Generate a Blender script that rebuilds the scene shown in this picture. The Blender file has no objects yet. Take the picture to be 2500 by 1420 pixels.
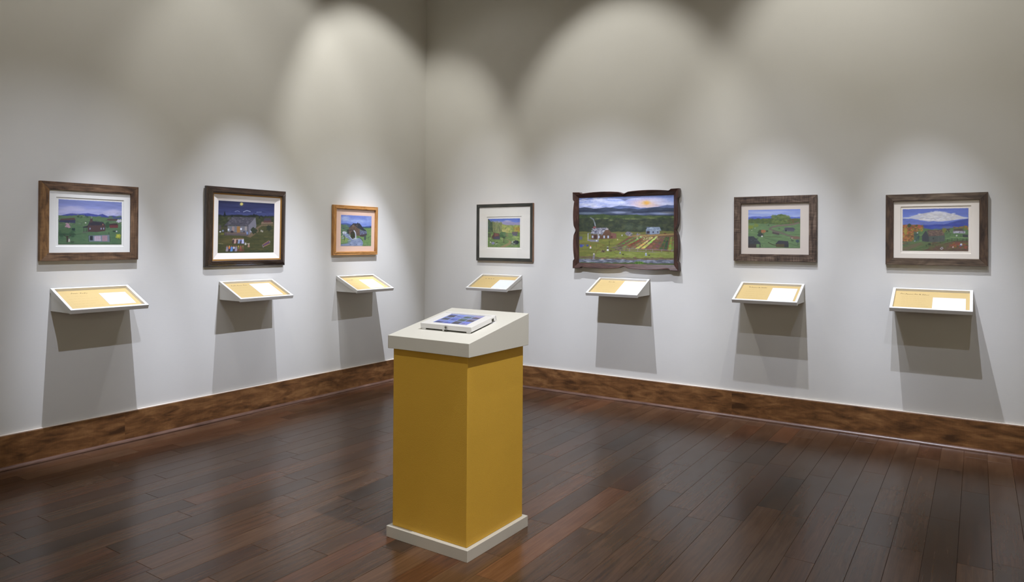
import bpy, bmesh, math, random
import numpy as np
from mathutils import Vector, Matrix

random.seed(7)
scene = bpy.context.scene
COL = scene.collection

# ---------------------------------------------------------------- camera
def make_camera():
    yaw, roll = -0.5867052, 0.0059058
    pitch = 0.00271
    cy, sy = math.cos(yaw), math.sin(yaw)
    f = Vector((sy * math.cos(pitch), cy * math.cos(pitch), math.sin(pitch)))
    r = Vector((cy, -sy, 0))
    u = r.cross(f)
    r2 = r * math.cos(roll) + u * math.sin(roll)
    u2 = -r * math.sin(roll) + u * math.cos(roll)
    cam = bpy.data.cameras.new('camera')
    o = bpy.data.objects.new('camera', cam)
    COL.objects.link(o)
    m = Matrix((r2, u2, -f)).transposed().to_4x4()
    m.translation = Vector((4.74262, -5.51369, 1.34759))
    o.matrix_world = m
    cam.sensor_fit = 'HORIZONTAL'
    cam.sensor_width = 36.0
    cam.lens = 1709.70 * 36.0 / 2500.0
    cam.shift_y = -123.87 / 2500.0
    cam.clip_start = .05
    scene.camera = o
make_camera()

# ---------------------------------------------------------------- colour management, world
scene.view_settings.view_transform = 'Standard'
scene.view_settings.look = 'None'
scene.view_settings.exposure = 0.0
scene.view_settings.gamma = 1.0
scene.view_settings.use_curve_mapping = False
world = bpy.data.worlds.new('world')
scene.world = world
world.use_nodes = True
world.node_tree.nodes['Background'].inputs[0].default_value = (.05, .048, .045, 1)
world.node_tree.nodes['Background'].inputs[1].default_value = 1.0

scene.cycles.sample_clamp_indirect = 4.0
scene.cycles.caustics_reflective = False
scene.cycles.caustics_refractive = False

# ---------------------------------------------------------------- gallery track lights, added ambient fill
WARM = (1.0, .945, .80)
NEUT = (1.0, .985, .93)
COOL = (.905, .965, 1.16)
def spot(name, loc, target, watts, half_deg, blend, color, radius=.016):
    l = bpy.data.lights.new(name, 'SPOT')
    l.energy = watts
    l.color = color
    l.spot_size = math.radians(half_deg * 2)
    l.spot_blend = blend
    l.shadow_soft_size = radius
    o = bpy.data.objects.new(name, l)
    COL.objects.link(o)
    o.location = loc
    o.rotation_euler = (Vector(target) - Vector(loc)).to_track_quat('-Z', 'Y').to_euler()
    return o
LZ = 4.05
# lamp position, aim point on the wall, watts, half cone angle, edge softness
for nm, loc, aim, watts, half, blend, colour in (
    ('wall_spot_beam', (0.8, -1.5, 4.05), (0.76, 0, 1.18), 82, 17.0, 1.0, COOL),
    ('wall_spot_spill', (0.8, -1.5, 4.05), (0.99, 0, 2.09), 7, 39.1, 0.55, NEUT),
    ('wall_spot_beam', (2.17, -1.52, 4.05), (2.25, 0, 0.68), 390, 14.2, 1.0, COOL),
    ('wall_spot_spill', (2.17, -1.52, 4.05), (2.15, 0, 2.2), 92, 32.0, 0.55, NEUT),
    ('wall_spot_beam', (3.53, -1.54, 4.05), (3.42, 0, 0.83), 248, 14.3, 1.0, COOL),
    ('wall_spot_spill', (3.53, -1.54, 4.05), (3.42, 0, 1.82), 7, 39.1, 0.55, NEUT),
    ('wall_spot_beam', (3.98, -1.38, 4.05), (4.59, 0, 0.88), 295, 12.4, 1.0, COOL),
    ('wall_spot_spill', (3.98, -1.38, 4.05), (4.24, 0, 2.33), 86, 40.8, 0.55, NEUT),
    ('wall_spot_beam', (3.5, -2.18, 4.05), (3.56, 0, 0.65), 206, 13.9, 1.0, COOL),
    ('wall_spot_beam', (4.36, -2.1, 4.05), (4.51, 0, 0.56), 253, 11.0, 1.0, COOL),
    ('wall_spot_beam', (1.0, -3.45, 4.05), (0.88, 0, 0.81), 321, 13.8, 1.0, COOL),
    ('wall_spot_beam', (2.3, -3.45, 4.05), (1.93, 0, 0.99), 466, 17.6, 1.0, COOL),
    ('wall_spot_beam', (3.4, -3.45, 4.05), (3.26, 0, 1.33), 110, 17.7, 1.0, COOL),
    ('wall_spot_beam', (4.95, -3.45, 4.05), (4.47, 0, 1.16), 95, 16.2, 1.0, COOL),
    ('wall_spot_beam', (1.3, -1.46, 4.05), (0, -0.71, 0.83), 676, 10.3, 1.0, COOL),
    ('wall_spot_spill', (1.3, -1.46, 4.05), (0, -0.60, 2.1), 108, 34.0, 0.55, NEUT),
    ('wall_spot_beam', (1.4, -2.13, 4.05), (0, -2.16, 0.79), 324, 16.1, 1.0, COOL),
    ('wall_spot_spill', (1.4, -2.13, 4.05), (0, -1.98, 2.48), 50, 33.6, 0.55, NEUT),
    ('wall_spot_beam', (1.3, -3.33, 4.05), (0, -3.19, 0.69), 564, 10.0, 1.0, COOL),
    ('wall_spot_spill', (1.3, -3.33, 4.05), (0, -3.09, 2.19), 43, 41.7, 0.55, NEUT),
    ('wall_spot_beam', (3.45, -0.6, 4.05), (0, -0.99, 1.08), 206, 14.8, 1.0, COOL),
    ('wall_spot_beam', (3.45, -1.95, 4.05), (0, -2.01, 0.8), 522, 11.9, 1.0, COOL),
    ('wall_spot_beam', (3.45, -4.15, 4.05), (0, -3.38, 1.18), 258, 15.4, 1.0, COOL),):
    spot(nm, loc, aim, watts, half, blend, colour)
# light for the pedestal, then fill spots added out of view
spot('pedestal_spot', (4.25, -3.2, LZ), (2.75, -2.95, .9), 395, 22, 1.0, (1, .99, .96))
spot('pedestal_spot', (3.3, -4.8, LZ), (2.75, -2.95, .9), 150, 20, 1.0, NEUT)
for k in (1.2, 3.4, 5.6, 7.8):  # added lamps: bounce off the two unseen walls lifts the ambient light
    spot('unseen_wall_fill', (k, -7.3, LZ), (k, -9.4, 2.0), 330, 38, .9, WARM, .06)
    spot('unseen_wall_fill', (7.3, -k, LZ), (9.4, -k, 2.0), 330, 38, .9, WARM, .06)
for x, y in ((7.0, -4.5), (4.7, -7.2)):  # invented downward lamps out of view, extra ambient fill
    spot('ambient_fill_spot', (x, y, 4.5), (x, y, 0), 150, 55, .6, WARM, .15)

# ---------------------------------------------------------------- painted pictures
class Paint:
    """Small brush-stroke rasteriser: pictures are described in the coordinates of a study sheet (quad = its corners)."""
    def __init__(s, quad, w, h, seed):
        s.w, s.h = w * 2, h * 2
        s.r = np.random.default_rng(seed)
        src = [(0, 0), (1, 0), (1, 1), (0, 1)]
        A = []; b = []
        for (u, v), (x, y) in zip(src, quad):
            A.append([u, v, 1, 0, 0, 0, -u * x, -v * x]); b.append(x)
            A.append([0, 0, 0, u, v, 1, -u * y, -v * y]); b.append(y)
        m = np.append(np.linalg.solve(np.array(A, float), np.array(b, float)), 1).reshape(3, 3)
        U, V = np.meshgrid((np.arange(s.w) + .5) / s.w, (np.arange(s.h) + .5) / s.h)
        q = m @ np.stack([U.ravel(), V.ravel(), np.ones(U.size)])
        s.X = (q[0] / q[2]).reshape(U.shape); s.Y = (q[1] / q[2]).reshape(U.shape)
        s.U, s.V = U, V
        s.c = np.zeros((s.h, s.w, 3))
        s.sx = abs(quad[1][0] - quad[0][0]); s.sy = abs(quad[3][1] - quad[0][1])

    def noise(s, fx, fy):
        g = s.r.random((int(fy) + 3, int(fx) + 3))
        x = s.U * fx; y = s.V * fy
        xi = x.astype(int); yi = y.astype(int)
        tx = x - xi; ty = y - yi
        tx = tx * tx * (3 - 2 * tx); ty = ty * ty * (3 - 2 * ty)
        a = g[yi, xi] * (1 - tx) + g[yi, xi + 1] * tx
        b = g[yi + 1, xi] * (1 - tx) + g[yi + 1, xi + 1] * tx
        return (a * (1 - ty) + b * ty) - .5

    def put(s, m, col, a=1.):
        m = (m.astype(float) * a)[..., None]
        s.c = s.c * (1 - m) + np.array(col, float) * m

    def sky(s, stops):
        v = [k for k, _ in stops]
        for i in range(3):
            s.c[..., i] = np.interp(s.V, v, [c[i] for _, c in stops])

    def below(s, pts, col, rough=0., a=1., f=30):
        y = np.interp(s.X, [p[0] for p in pts], [p[1] for p in pts]) + s.noise(f, 2) * rough * 2
        s.put(s.Y > y, col, a)

    def poly(s, pts, col, a=1.):
        m = np.zeros(s.X.shape, bool); n = len(pts)
        for i in range(n):
            x1, y1 = pts[i]; x2, y2 = pts[(i + 1) % n]
            if y1 == y2: continue
            c = ((y1 > s.Y) != (y2 > s.Y)) & (s.X < (x2 - x1) * (s.Y - y1) / (y2 - y1) + x1)
            m ^= c
        s.put(m, col, a)
        return m

    def box(s, x0, y0, x1, y1, col, a=1.):
        s.put((s.X > x0) & (s.X < x1) & (s.Y > y0) & (s.Y < y1), col, a)

    def ell(s, cx, cy, rx, ry, col, rough=.0, a=1., soft=0.):
        d = np.hypot((s.X - cx) / rx, (s.Y - cy) / ry)
        if rough: d = d + s.noise(s.sx / max(rx, 8) * 3, s.sy / max(ry, 8) * 3) * rough
        m = np.clip((1 + soft - d) / (2 * soft), 0, 1) if soft else (d < 1)
        s.put(m, col, a)

    def line(s, pts, wd, col, a=1.):
        for (x1, y1), (x2, y2) in zip(pts[:-1], pts[1:]):
            dx, dy = x2 - x1, y2 - y1; L = dx * dx + dy * dy + 1e-9
            t = np.clip(((s.X - x1) * dx + (s.Y - y1) * dy) / L, 0, 1)
            s.put(np.hypot(s.X - x1 - t * dx, s.Y - y1 - t * dy) < wd / 2, col, a)

    def dabs(s, x0, y0, x1, y1, n, rx, ry, cols, a=.8):
        for _ in range(n):
            cx = s.r.uniform(x0, x1); cy = s.r.uniform(y0, y1); k = s.r.uniform(.5, 1.3)
            j = np.searchsorted(s.X[0], [cx - 3 * rx, cx + 3 * rx])
            i = np.searchsorted(s.Y[:, 0], [cy - 3 * ry - s.sy * .1, cy + 3 * ry + s.sy * .1])
            sl = (slice(max(i[0], 0), i[1]), slice(max(j[0], 0), j[1]))
            X, Y = s.X[sl], s.Y[sl]
            m = (((X - cx) / (rx * k)) ** 2 + ((Y - cy) / (ry * k)) ** 2 < 1)[..., None] * a
            s.c[sl] = s.c[sl] * (1 - m) + np.array(cols[s.r.integers(len(cols))], float) * m

    def tex(s, amp, fx, fy, y0=-1e9, y1=1e9):
        m = ((s.Y > y0) & (s.Y < y1)).astype(float)
        k = 1 + (s.noise(fx, fy) * .6 + s.noise(fx * 2.3, fy * 2.3) * .4) * 2 * amp * m
        s.c = np.clip(s.c * k[..., None], 0, 255)

    def fig(s, x, y, h, top, bot, head=(70, 50, 40)):
        s.poly([(x - h * .13, y), (x + h * .13, y), (x + h * .3, y + h * .95), (x - h * .3, y + h * .95)], bot)
        s.ell(x, y + h * .2, h * .2, h * .25, top)
        s.ell(x, y - h * .08, h * .13, h * .14, head)

    def done(s):
        c = s.c.reshape(s.h // 2, 2, s.w // 2, 2, 3).mean((1, 3)) / 255.
        return np.where(c <= .04045, c / 12.92, ((c + .055) / 1.055) ** 2.4)


def pic_quilts():
    p = Paint([(340, 350), (1190, 405), (1183, 963), (345, 963)], 220, 164, 1)
    p.sky([(0, (128, 140, 198)), (.12, (134, 144, 202)), (.3, (168, 170, 214)), (1, (170, 172, 215))])
    p.tex(.07, 5, 26)
    for cx, cy, rx, ry, a in ((500, 480, 150, 32, .7), (400, 520, 90, 25, .6), (620, 500, 80, 22, .5), (1060, 545, 120, 30, .8), (800, 510, 130, 20, .4), (1080, 520, 60, 22, .6)):
        p.ell(cx, cy, rx, ry, (196, 192, 222), .5, a, .5)
    p.below([(340, 578), (420, 562), (500, 547), (600, 556), (740, 545), (880, 571), (935, 558), (1010, 592), (1060, 582), (1190, 602)], (66, 76, 150), 2)
    p.tex(.12, 14, 20, 540, 640)
    p.below([(340, 572), (470, 578), (620, 572), (740, 585), (900, 600), (1190, 632)], (94, 122, 84), 5)
    p.dabs(345, 590, 1180, 720, 260, 26, 7, [(86, 112, 84), (104, 128, 92), (78, 102, 84), (98, 118, 96)], .5)
    p.below([(340, 700), (700, 720), (1190, 700)], (84, 114, 84), 6, .8)
    p.dabs(345, 720, 1180, 960, 260, 34, 9, [(80, 112, 82), (92, 124, 88), (72, 102, 78), (100, 128, 90)], .45)
    p.dabs(600, 570, 740, 600, 40, 9, 5, [(60, 84, 70), (140, 150, 120), (48, 66, 62)])
    p.poly([(375, 618), (560, 606), (575, 640), (355, 652)], (92, 74, 70)); p.poly([(352, 640), (572, 635), (572, 680), (352, 662)], (62, 66, 92))
    p.poly([(1000, 625), (1130, 628), (1140, 655), (990, 645)], (90, 72, 74))
    p.poly([(770, 648), (945, 668), (978, 715), (735, 715)], (62, 60, 70)); p.tex(.15, 40, 50, 640, 720)
    p.poly([(735, 712), (976, 708), (972, 785), (860, 800), (738, 795)], (84, 66, 66)); p.box(768, 618, 803, 672, (86, 70, 70))
    p.poly([(668, 730), (740, 714), (742, 738), (690, 742)], (54, 54, 62)); p.line([(685, 740), (688, 802)], 6, (50, 50, 54)); p.line([(720, 740), (722, 800)], 5, (50, 50, 54)); p.line([(675, 800), (740, 798)], 9, (96, 88, 92))
    for x in (770, 918, 950): p.box(x - 7, 742, x + 7, 766, (150, 160, 190))
    p.ell(940, 700, 6, 9, (190, 120, 90))
    p.line([(785, 618), (795, 600), (782, 585)], 8, (170, 172, 190), .5)
    p.ell(1000, 705, 28, 42, (58, 84, 64), .5); p.poly([(1035, 690), (1125, 684), (1145, 712), (1020, 710)], (70, 56, 60)); p.poly([(1025, 710), (1140, 710), (1136, 745), (1030, 745)], (110, 56, 60))
    p.ell(1155, 655, 32, 20, (200, 196, 208), .8); p.line([(1160, 665), (1160, 690)], 5, (80, 70, 70))
    p.ell(470, 712, 38, 32, (176, 138, 152), .9); p.line([(470, 735), (470, 760)], 6, (60, 50, 50)); p.box(525, 745, 568, 782, (44, 64, 62))
    p.ell(460, 800, 112, 42, (66, 96, 70), .8); p.ell(450, 780, 80, 30, (80, 108, 76), .8); p.ell(395, 838, 46, 22, (60, 88, 66), .8); p.ell(535, 835, 42, 26, (60, 88, 66), .8)
    p.poly([(455, 850), (478, 850), (476, 935), (458, 935)], (66, 56, 52)); p.line([(420, 835), (465, 870), (515, 838)], 7, (66, 56, 52))
    p.line([(345, 828), (600, 826), (720, 820)], 4, (52, 66, 56)); p.line([(350, 955), (1170, 950)], 10, (70, 92, 70), .5)
    p.fig(492, 885, 44, (190, 170, 180), (200, 190, 180)); p.box(510, 925, 560, 940, (50, 58, 50), .7)
    p.line([(755, 840), (752, 925)], 6, (60, 66, 70)); p.line([(1018, 805), (1035, 925)], 7, (56, 60, 66)); p.line([(755, 848), (1022, 838)], 4, (80, 84, 96))
    p.poly([(755, 848), (1025, 836), (1030, 930), (757, 925)], (116, 130, 140)); p.box(768, 850, 808, 908, (50, 56, 62))
    p.box(828, 852, 914, 918, (190, 186, 200)); p.box(930, 846, 1000, 922, (150, 120, 134))
    for i in range(4):
        for j in range(4):
            p.box(833 + 21 * i, 857 + 16 * j, 843 + 21 * i, 865 + 16 * j, (150, 80, 100)); p.box(936 + 17 * i, 852 + 18 * j, 944 + 17 * i, 861 + 18 * j, (200, 170, 170))
    p.ell(1145, 856, 34, 32, (160, 168, 60), .6); p.ell(1140, 850, 18, 16, (186, 188, 70), .5); p.line([(1150, 880), (1152, 895)], 8, (70, 80, 50))
    p.ell(1090, 790, 22, 8, (50, 60, 60)); p.ell(1120, 792, 9, 9, (210, 210, 214)); p.ell(710, 675, 9, 8, (210, 214, 200))
    return p.done()


def pic_night():
    p = Paint([(285, 352), (1083, 405), (1070, 1100), (273, 1103)], 214, 168, 2)
    p.sky([(0, (44, 48, 82)), (.15, (50, 56, 98)), (.3, (66, 74, 122)), (1, (60, 66, 100))])
    p.tex(.14, 4, 34)
    p.ell(614, 408, 22, 21, (206, 190, 92), .2); p.ell(612, 408, 13, 12, (222, 206, 110)); p.ell(614, 410, 38, 34, (150, 146, 110), 0, .18, .5)
    for a in ([(470, 515), (560, 498), (640, 520), (700, 495), (800, 525)], [(800, 530), (880, 520), (1000, 545)], [(290, 530), (420, 518), (520, 530)]):
        p.line(a, 7, (38, 46, 86), .7)
    p.line([(640, 520), (690, 500), (740, 515)], 7, (170, 178, 200)); p.line([(520, 512), (560, 503), (590, 516)], 5, (150, 158, 190)); p.line([(830, 526), (900, 524)], 5, (140, 150, 186)); p.line([(560, 545), (1060, 552)], 6, (100, 106, 150), .4)
    p.below([(273, 556), (420, 566), (560, 560), (700, 568), (820, 562), (900, 580), (1083, 580)], (38, 44, 40), 8)
    p.below([(273, 585), (500, 580), (830, 600), (1083, 600)], (60, 66, 42), 10)
    p.dabs(275, 590, 1080, 740, 260, 20, 10, [(52, 58, 40), (72, 76, 46), (48, 52, 42)], .6)
    for x, y, w, h in ((376, 500, 20, 80), (480, 556, 16, 40), (790, 540, 22, 40), (890, 560, 10, 30), (870, 575, 14, 40)):
        p.poly([(x, y), (x + w, y + h), (x - w, y + h)], (28, 36, 40))
    p.below([(273, 730), (560, 740), (800, 700), (1083, 690)], (76, 76, 46), 8, .9)
    p.below([(273, 880), (700, 870), (1083, 820)], (70, 72, 42), 12, .8)
    p.dabs(275, 740, 1080, 1100, 300, 34, 9, [(82, 82, 48), (64, 68, 42), (88, 84, 50), (58, 62, 40)], .5)
    p.ell(440, 930, 120, 40, (106, 92, 52), .5, .5, .5)
    p.poly([(820, 745), (900, 700), (1060, 700), (1066, 716), (900, 722), (850, 760), (860, 800), (740, 885), (690, 870)], (112, 96, 72))
    p.poly([(900, 660), (1060, 668), (1066, 690), (890, 695)], (126, 104, 84)); p.poly([(940, 612), (1025, 612), (1035, 650), (925, 645)], (66, 60, 72)); p.box(928, 645, 1035, 672, (88, 58, 56))
    p.box(290, 705, 326, 768, (82, 76, 76))
    p.poly([(490, 588), (812, 600), (740, 722), (370, 708)], (78, 76, 84))
    p.dabs(420, 596, 790, 712, 180, 13, 3.5, [(100, 98, 108), (60, 60, 68), (118, 114, 120), (70, 66, 76)], .8)
    p.poly([(812, 600), (825, 720), (818, 750), (705, 860), (702, 722)], (118, 116, 124)); p.poly([(415, 716), (705, 724), (700, 812), (418, 800)], (112, 112, 118))
    p.tex(.08, 50, 60, 700, 850)
    p.poly([(370, 822), (710, 835), (712, 864), (372, 846)], (92, 84, 84)); p.poly([(380, 806), (700, 812), (712, 838), (366, 826)], (108, 92, 86))
    p.box(548, 724, 594, 812, (150, 108, 56)); p.box(480, 728, 512, 790, (150, 130, 122)); p.box(660, 728, 690, 782, (150, 140, 134))
    for x in (372, 395, 706): p.line([(x, 715), (x, 850)], 9, (66, 60, 64))
    p.ell(430, 770, 12, 16, (200, 204, 216)); p.ell(608, 762, 13, 16, (206, 210, 222)); p.ell(478, 800, 22, 15, (54, 46, 54)); p.ell(748, 792, 11, 14, (190, 198, 214)); p.ell(695, 820, 10, 22, (120, 144, 190)); p.ell(650, 802, 12, 12, (60, 54, 70))
    p.ell(312, 798, 12, 9, (210, 210, 214)); p.ell(350, 785, 14, 14, (120, 130, 150)); p.ell(345, 830, 26, 9, (110, 112, 44)); p.ell(790, 790, 40, 44, (52, 60, 44), .6); p.ell(1006, 752, 42, 36, (48, 56, 42), .7)
    p.fig(893, 775, 30, (180, 180, 170), (170, 160, 140)); p.fig(912, 785, 26, (190, 190, 190), (180, 170, 150))
    C = [((60, 50, 60), (70, 54, 50)), ((196, 150, 130), (190, 150, 140)), ((70, 50, 46), (86, 60, 50)), ((150, 160, 190), (130, 150, 180)), ((90, 100, 150), (80, 70, 80)), ((190, 196, 230), (180, 180, 220))]
    for i, (t, b) in enumerate(C): p.fig(498 + 27 * i, 905, 66, t, b, (150, 110, 80)); p.line([(480 + 27 * i, 915), (512 + 27 * i, 905)], 5, (190, 170, 150))
    p.fig(672, 955, 34, (200, 200, 200), (210, 210, 210)); p.fig(716, 970, 52, (170, 150, 130), (170, 130, 110)); p.line([(655, 978), (728, 966)], 6, (190, 180, 160))
    C = [((130, 130, 150), (150, 140, 150)), ((200, 110, 50), (60, 50, 60)), ((80, 130, 200), (90, 140, 200)), ((196, 196, 206), (60, 60, 74)), ((140, 134, 150), (150, 140, 160)), ((110, 110, 60), (100, 70, 50)), ((150, 80, 60), (120, 70, 56)), ((100, 96, 60), (96, 66, 50))]
    for i, (t, b) in enumerate(C): p.fig(410 + 32 * i, 1012, 70, t, b, (190, 150, 70) if i in (1, 5) else (150, 100, 80))
    p.poly([(920, 985), (1000, 935), (1018, 960), (935, 1012)], (96, 70, 92)); p.line([(915, 985), (1000, 932)], 7, (160, 120, 80)); p.line([(915, 1020), (1015, 975)], 7, (170, 130, 80)); p.line([(908, 990), (925, 1025)], 7, (130, 120, 150)); p.line([(1012, 935), (1018, 955)], 5, (190, 186, 190))
    p.line([(290, 965), (350, 972)], 5, (170, 160, 120), .7); p.dabs(720, 1070, 1060, 1095, 50, 10, 6, [(50, 60, 42), (66, 76, 50)])
    return p.done()


def pic_mill():
    p = Paint([(288, 387), (945, 428), (930, 1065), (268, 1062)], 180, 132, 3)
    p.sky([(0, (110, 130, 204)), (.2, (108, 134, 212)), (.45, (130, 152, 220)), (1, (120, 140, 200))])
    for cx, cy, rx, ry, a in ((370, 470, 90, 45, .8), (560, 520, 170, 40, .6), (730, 540, 100, 40, .5), (900, 500, 70, 90, .4)):
        p.ell(cx, cy, rx, ry, (178, 192, 226), .5, a, .6)
    p.tex(.05, 6, 20)
    p.below([(268, 575), (330, 572), (410, 568), (470, 590), (600, 620), (760, 648), (860, 640), (945, 632)], (62, 86, 160), 3)
    p.below([(268, 585), (330, 605), (460, 650), (700, 680), (800, 680), (945, 668)], (104, 140, 84), 5)
    p.below([(820, 655), (880, 662), (945, 645)], (60, 88, 96), 6); p.below([(268, 690), (945, 684)], (108, 144, 82), 5)
    p.dabs(275, 600, 450, 830, 140, 24, 10, [(84, 112, 84), (70, 96, 84), (96, 122, 90)], .6)
    p.dabs(760, 690, 940, 1060, 150, 22, 9, [(126, 152, 92), (100, 134, 84), (140, 158, 104), (92, 120, 84)], .6)
    p.poly([(268, 840), (500, 880), (480, 960), (268, 1010)], (122, 150, 84)); p.dabs(275, 850, 460, 960, 60, 20, 8, [(146, 168, 80), (104, 136, 84)], .6)
    p.poly([(310, 760), (380, 750), (500, 880), (560, 930), (700, 880), (760, 1000), (740, 1070), (268, 1070), (268, 1030), (420, 1010), (500, 950), (330, 830)], (128, 142, 172))
    p.dabs(300, 770, 560, 900, 50, 22, 5, [(190, 198, 214), (150, 160, 190)], .7); p.dabs(420, 930, 740, 1060, 90, 36, 5, [(150, 164, 196), (104, 118, 154), (170, 180, 206)], .6)
    p.ell(350, 775, 40, 30, (206, 210, 220), .6); p.line([(350, 830), (352, 940)], 12, (46, 60, 50)); p.line([(335, 840), (350, 790), (365, 770)], 6, (70, 74, 70))
    p.poly([(548, 572), (690, 578), (770, 690), (840, 745), (836, 762), (680, 700), (600, 640), (455, 672)], (52, 56, 70)); p.box(636, 560, 656, 580, (40, 44, 56))
    p.poly([(560, 590), (620, 660), (690, 705), (690, 850), (600, 850), (440, 800), (440, 715), (465, 672)], (104, 82, 72))
    p.dabs(450, 610, 690, 850, 150, 9, 6, [(130, 100, 84), (80, 66, 66), (112, 96, 80), (70, 74, 60)], .8)
    p.poly([(686, 716), (840, 765), (840, 812), (690, 848)], (100, 104, 130)); p.dabs(700, 740, 830, 825, 40, 7, 14, [(130, 140, 170), (76, 76, 100)], .7)
    p.poly([(690, 826), (840, 805), (838, 830), (760, 870), (690, 860)], (76, 62, 66)); p.box(780, 840, 822, 936, (70, 84, 84)); p.line([(408, 716), (560, 722)], 14, (46, 46, 56)); p.box(415, 722, 450, 800, (54, 66, 60))
    p.ell(545, 830, 58, 86, (44, 44, 46)); p.ell(545, 830, 44, 70, (76, 70, 56)); p.ell(550, 835, 30, 52, (58, 60, 44)); p.ell(548, 770, 30, 22, (60, 56, 46))
    p.line([(565, 735), (590, 770), (600, 820), (598, 900)], 22, (190, 198, 214)); p.line([(560, 735), (586, 760)], 14, (216, 220, 228)); p.ell(590, 905, 46, 16, (200, 206, 220), .4, .8, .4)
    p.line([(470, 860), (520, 915), (560, 922)], 9, (206, 212, 224)); p.poly([(640, 850), (760, 940), (700, 900)], (70, 90, 60)); p.line([(640, 866), (700, 900), (752, 950)], 16, (74, 94, 66), .8)
    p.line([(850, 890), (885, 880), (870, 940)], 5, (70, 84, 60)); p.ell(545, 630, 12, 9, (160, 150, 120)); p.line([(268, 1020), (470, 1000)], 9, (80, 96, 104), .7)
    p.ell(480, 1030, 10, 6, (60, 70, 90)); p.ell(612, 1036, 10, 6, (60, 70, 90)); p.tex(.06, 60, 50)
    return p.done()


def pic_spring():
    p = Paint([(320, 435), (940, 412), (938, 975), (320, 975)], 180, 132, 4)
    p.sky([(0, (80, 108, 196)), (.12, (106, 128, 204)), (.2, (150, 156, 200)), (1, (160, 160, 180))])
    p.poly([(560, 500), (680, 455), (760, 475), (860, 500), (940, 480), (940, 560), (560, 560)], (156, 150, 186)); p.ell(700, 465, 60, 10, (186, 188, 214), .4, .8, .5); p.ell(500, 490, 90, 16, (180, 170, 170), .5, .7, .5)
    p.tex(.06, 8, 24, 400, 560)
    p.below([(320, 500), (400, 490), (500, 510), (580, 500), (620, 540), (760, 552), (940, 540)], (150, 158, 92), 8)
    p.dabs(390, 500, 590, 680, 160, 7, 30, [(120, 130, 86), (146, 150, 104), (96, 110, 76), (134, 126, 96)], .6)
    p.dabs(590, 548, 938, 680, 190, 13, 15, [(168, 176, 80), (140, 156, 76), (186, 184, 96), (116, 132, 72)], .6)
    p.dabs(820, 580, 938, 670, 60, 13, 14, [(186, 160, 60), (160, 110, 60), (150, 140, 50)], .6); p.dabs(600, 620, 740, 690, 40, 14, 8, [(200, 170, 90), (200, 190, 120)], .6)
    p.poly([(320, 435), (345, 450), (405, 520), (420, 690), (320, 700)], (70, 90, 64)); p.dabs(325, 460, 405, 690, 60, 10, 22, [(56, 78, 58), (86, 104, 72)], .6)
    p.below([(320, 690), (560, 690), (720, 700), (940, 690)], (112, 138, 78), 7)
    p.dabs(322, 700, 938, 970, 220, 28, 9, [(100, 130, 76), (126, 150, 84), (84, 114, 70), (140, 160, 90)], .5)
    p.poly([(545, 975), (640, 925), (730, 885), (720, 845), (650, 810), (700, 820), (780, 870), (780, 900), (690, 945), (640, 975)], (152, 136, 92))
    p.poly([(460, 700), (540, 712), (555, 780), (548, 825), (430, 820), (395, 800), (400, 760)], (92, 68, 64)); p.poly([(440, 700), (520, 716), (530, 750), (440, 775)], (124, 80, 68)); p.poly([(430, 775), (552, 768), (548, 825), (430, 822)], (76, 74, 92)); p.box(428, 690, 444, 780, (84, 66, 64)); p.box(325, 710, 378, 790, (78, 84, 64), .8)
    p.ell(620, 740, 66, 56, (70, 104, 66), .8); p.ell(640, 720, 40, 34, (92, 126, 80), .8); p.ell(590, 700, 26, 20, (84, 116, 76), .7); p.line([(625, 780), (626, 885)], 11, (62, 56, 50)); p.line([(600, 770), (626, 810), (655, 775)], 6, (62, 56, 50)); p.ell(620, 890, 46, 8, (66, 92, 60), 0, .6, .4)
    p.ell(680, 740, 36, 34, (130, 120, 90), .8, .6); p.poly([(785, 680), (890, 672), (900, 700), (778, 708)], (110, 92, 96)); p.poly([(785, 704), (890, 704), (888, 752), (800, 750)], (96, 96, 108)); p.line([(820, 752), (860, 770)], 10, (176, 176, 150), .7)
    p.dabs(780, 756, 935, 850, 40, 22, 8, [(150, 172, 92), (170, 184, 110)], .6)
    p.ell(865, 878, 54, 40, (52, 58, 62), .3); p.poly([(840, 840), (905, 845), (918, 880), (820, 870)], (44, 50, 56)); p.line([(760, 890), (830, 900)], 8, (110, 112, 130)); p.ell(792, 870, 10, 14, (206, 206, 206)); p.dabs(770, 900, 850, 930, 24, 6, 5, [(200, 200, 200), (90, 80, 70)])
    p.fig(368, 860, 36, (190, 190, 180), (206, 206, 200)); p.ell(420, 898, 32, 24, (140, 140, 176), .2); p.dabs(395, 882, 448, 915, 30, 4, 4, [(206, 206, 222), (80, 80, 120)]); p.ell(490, 882, 20, 8, (46, 60, 44)); p.line([(505, 865), (520, 905)], 4, (60, 60, 46)); p.dabs(470, 900, 530, 925, 12, 6, 4, [(190, 190, 180)])
    p.ell(368, 810, 8, 20, (170, 176, 110), .5, .8); p.dabs(560, 790, 640, 850, 14, 6, 5, [(180, 190, 130)])
    return p.done()


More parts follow.
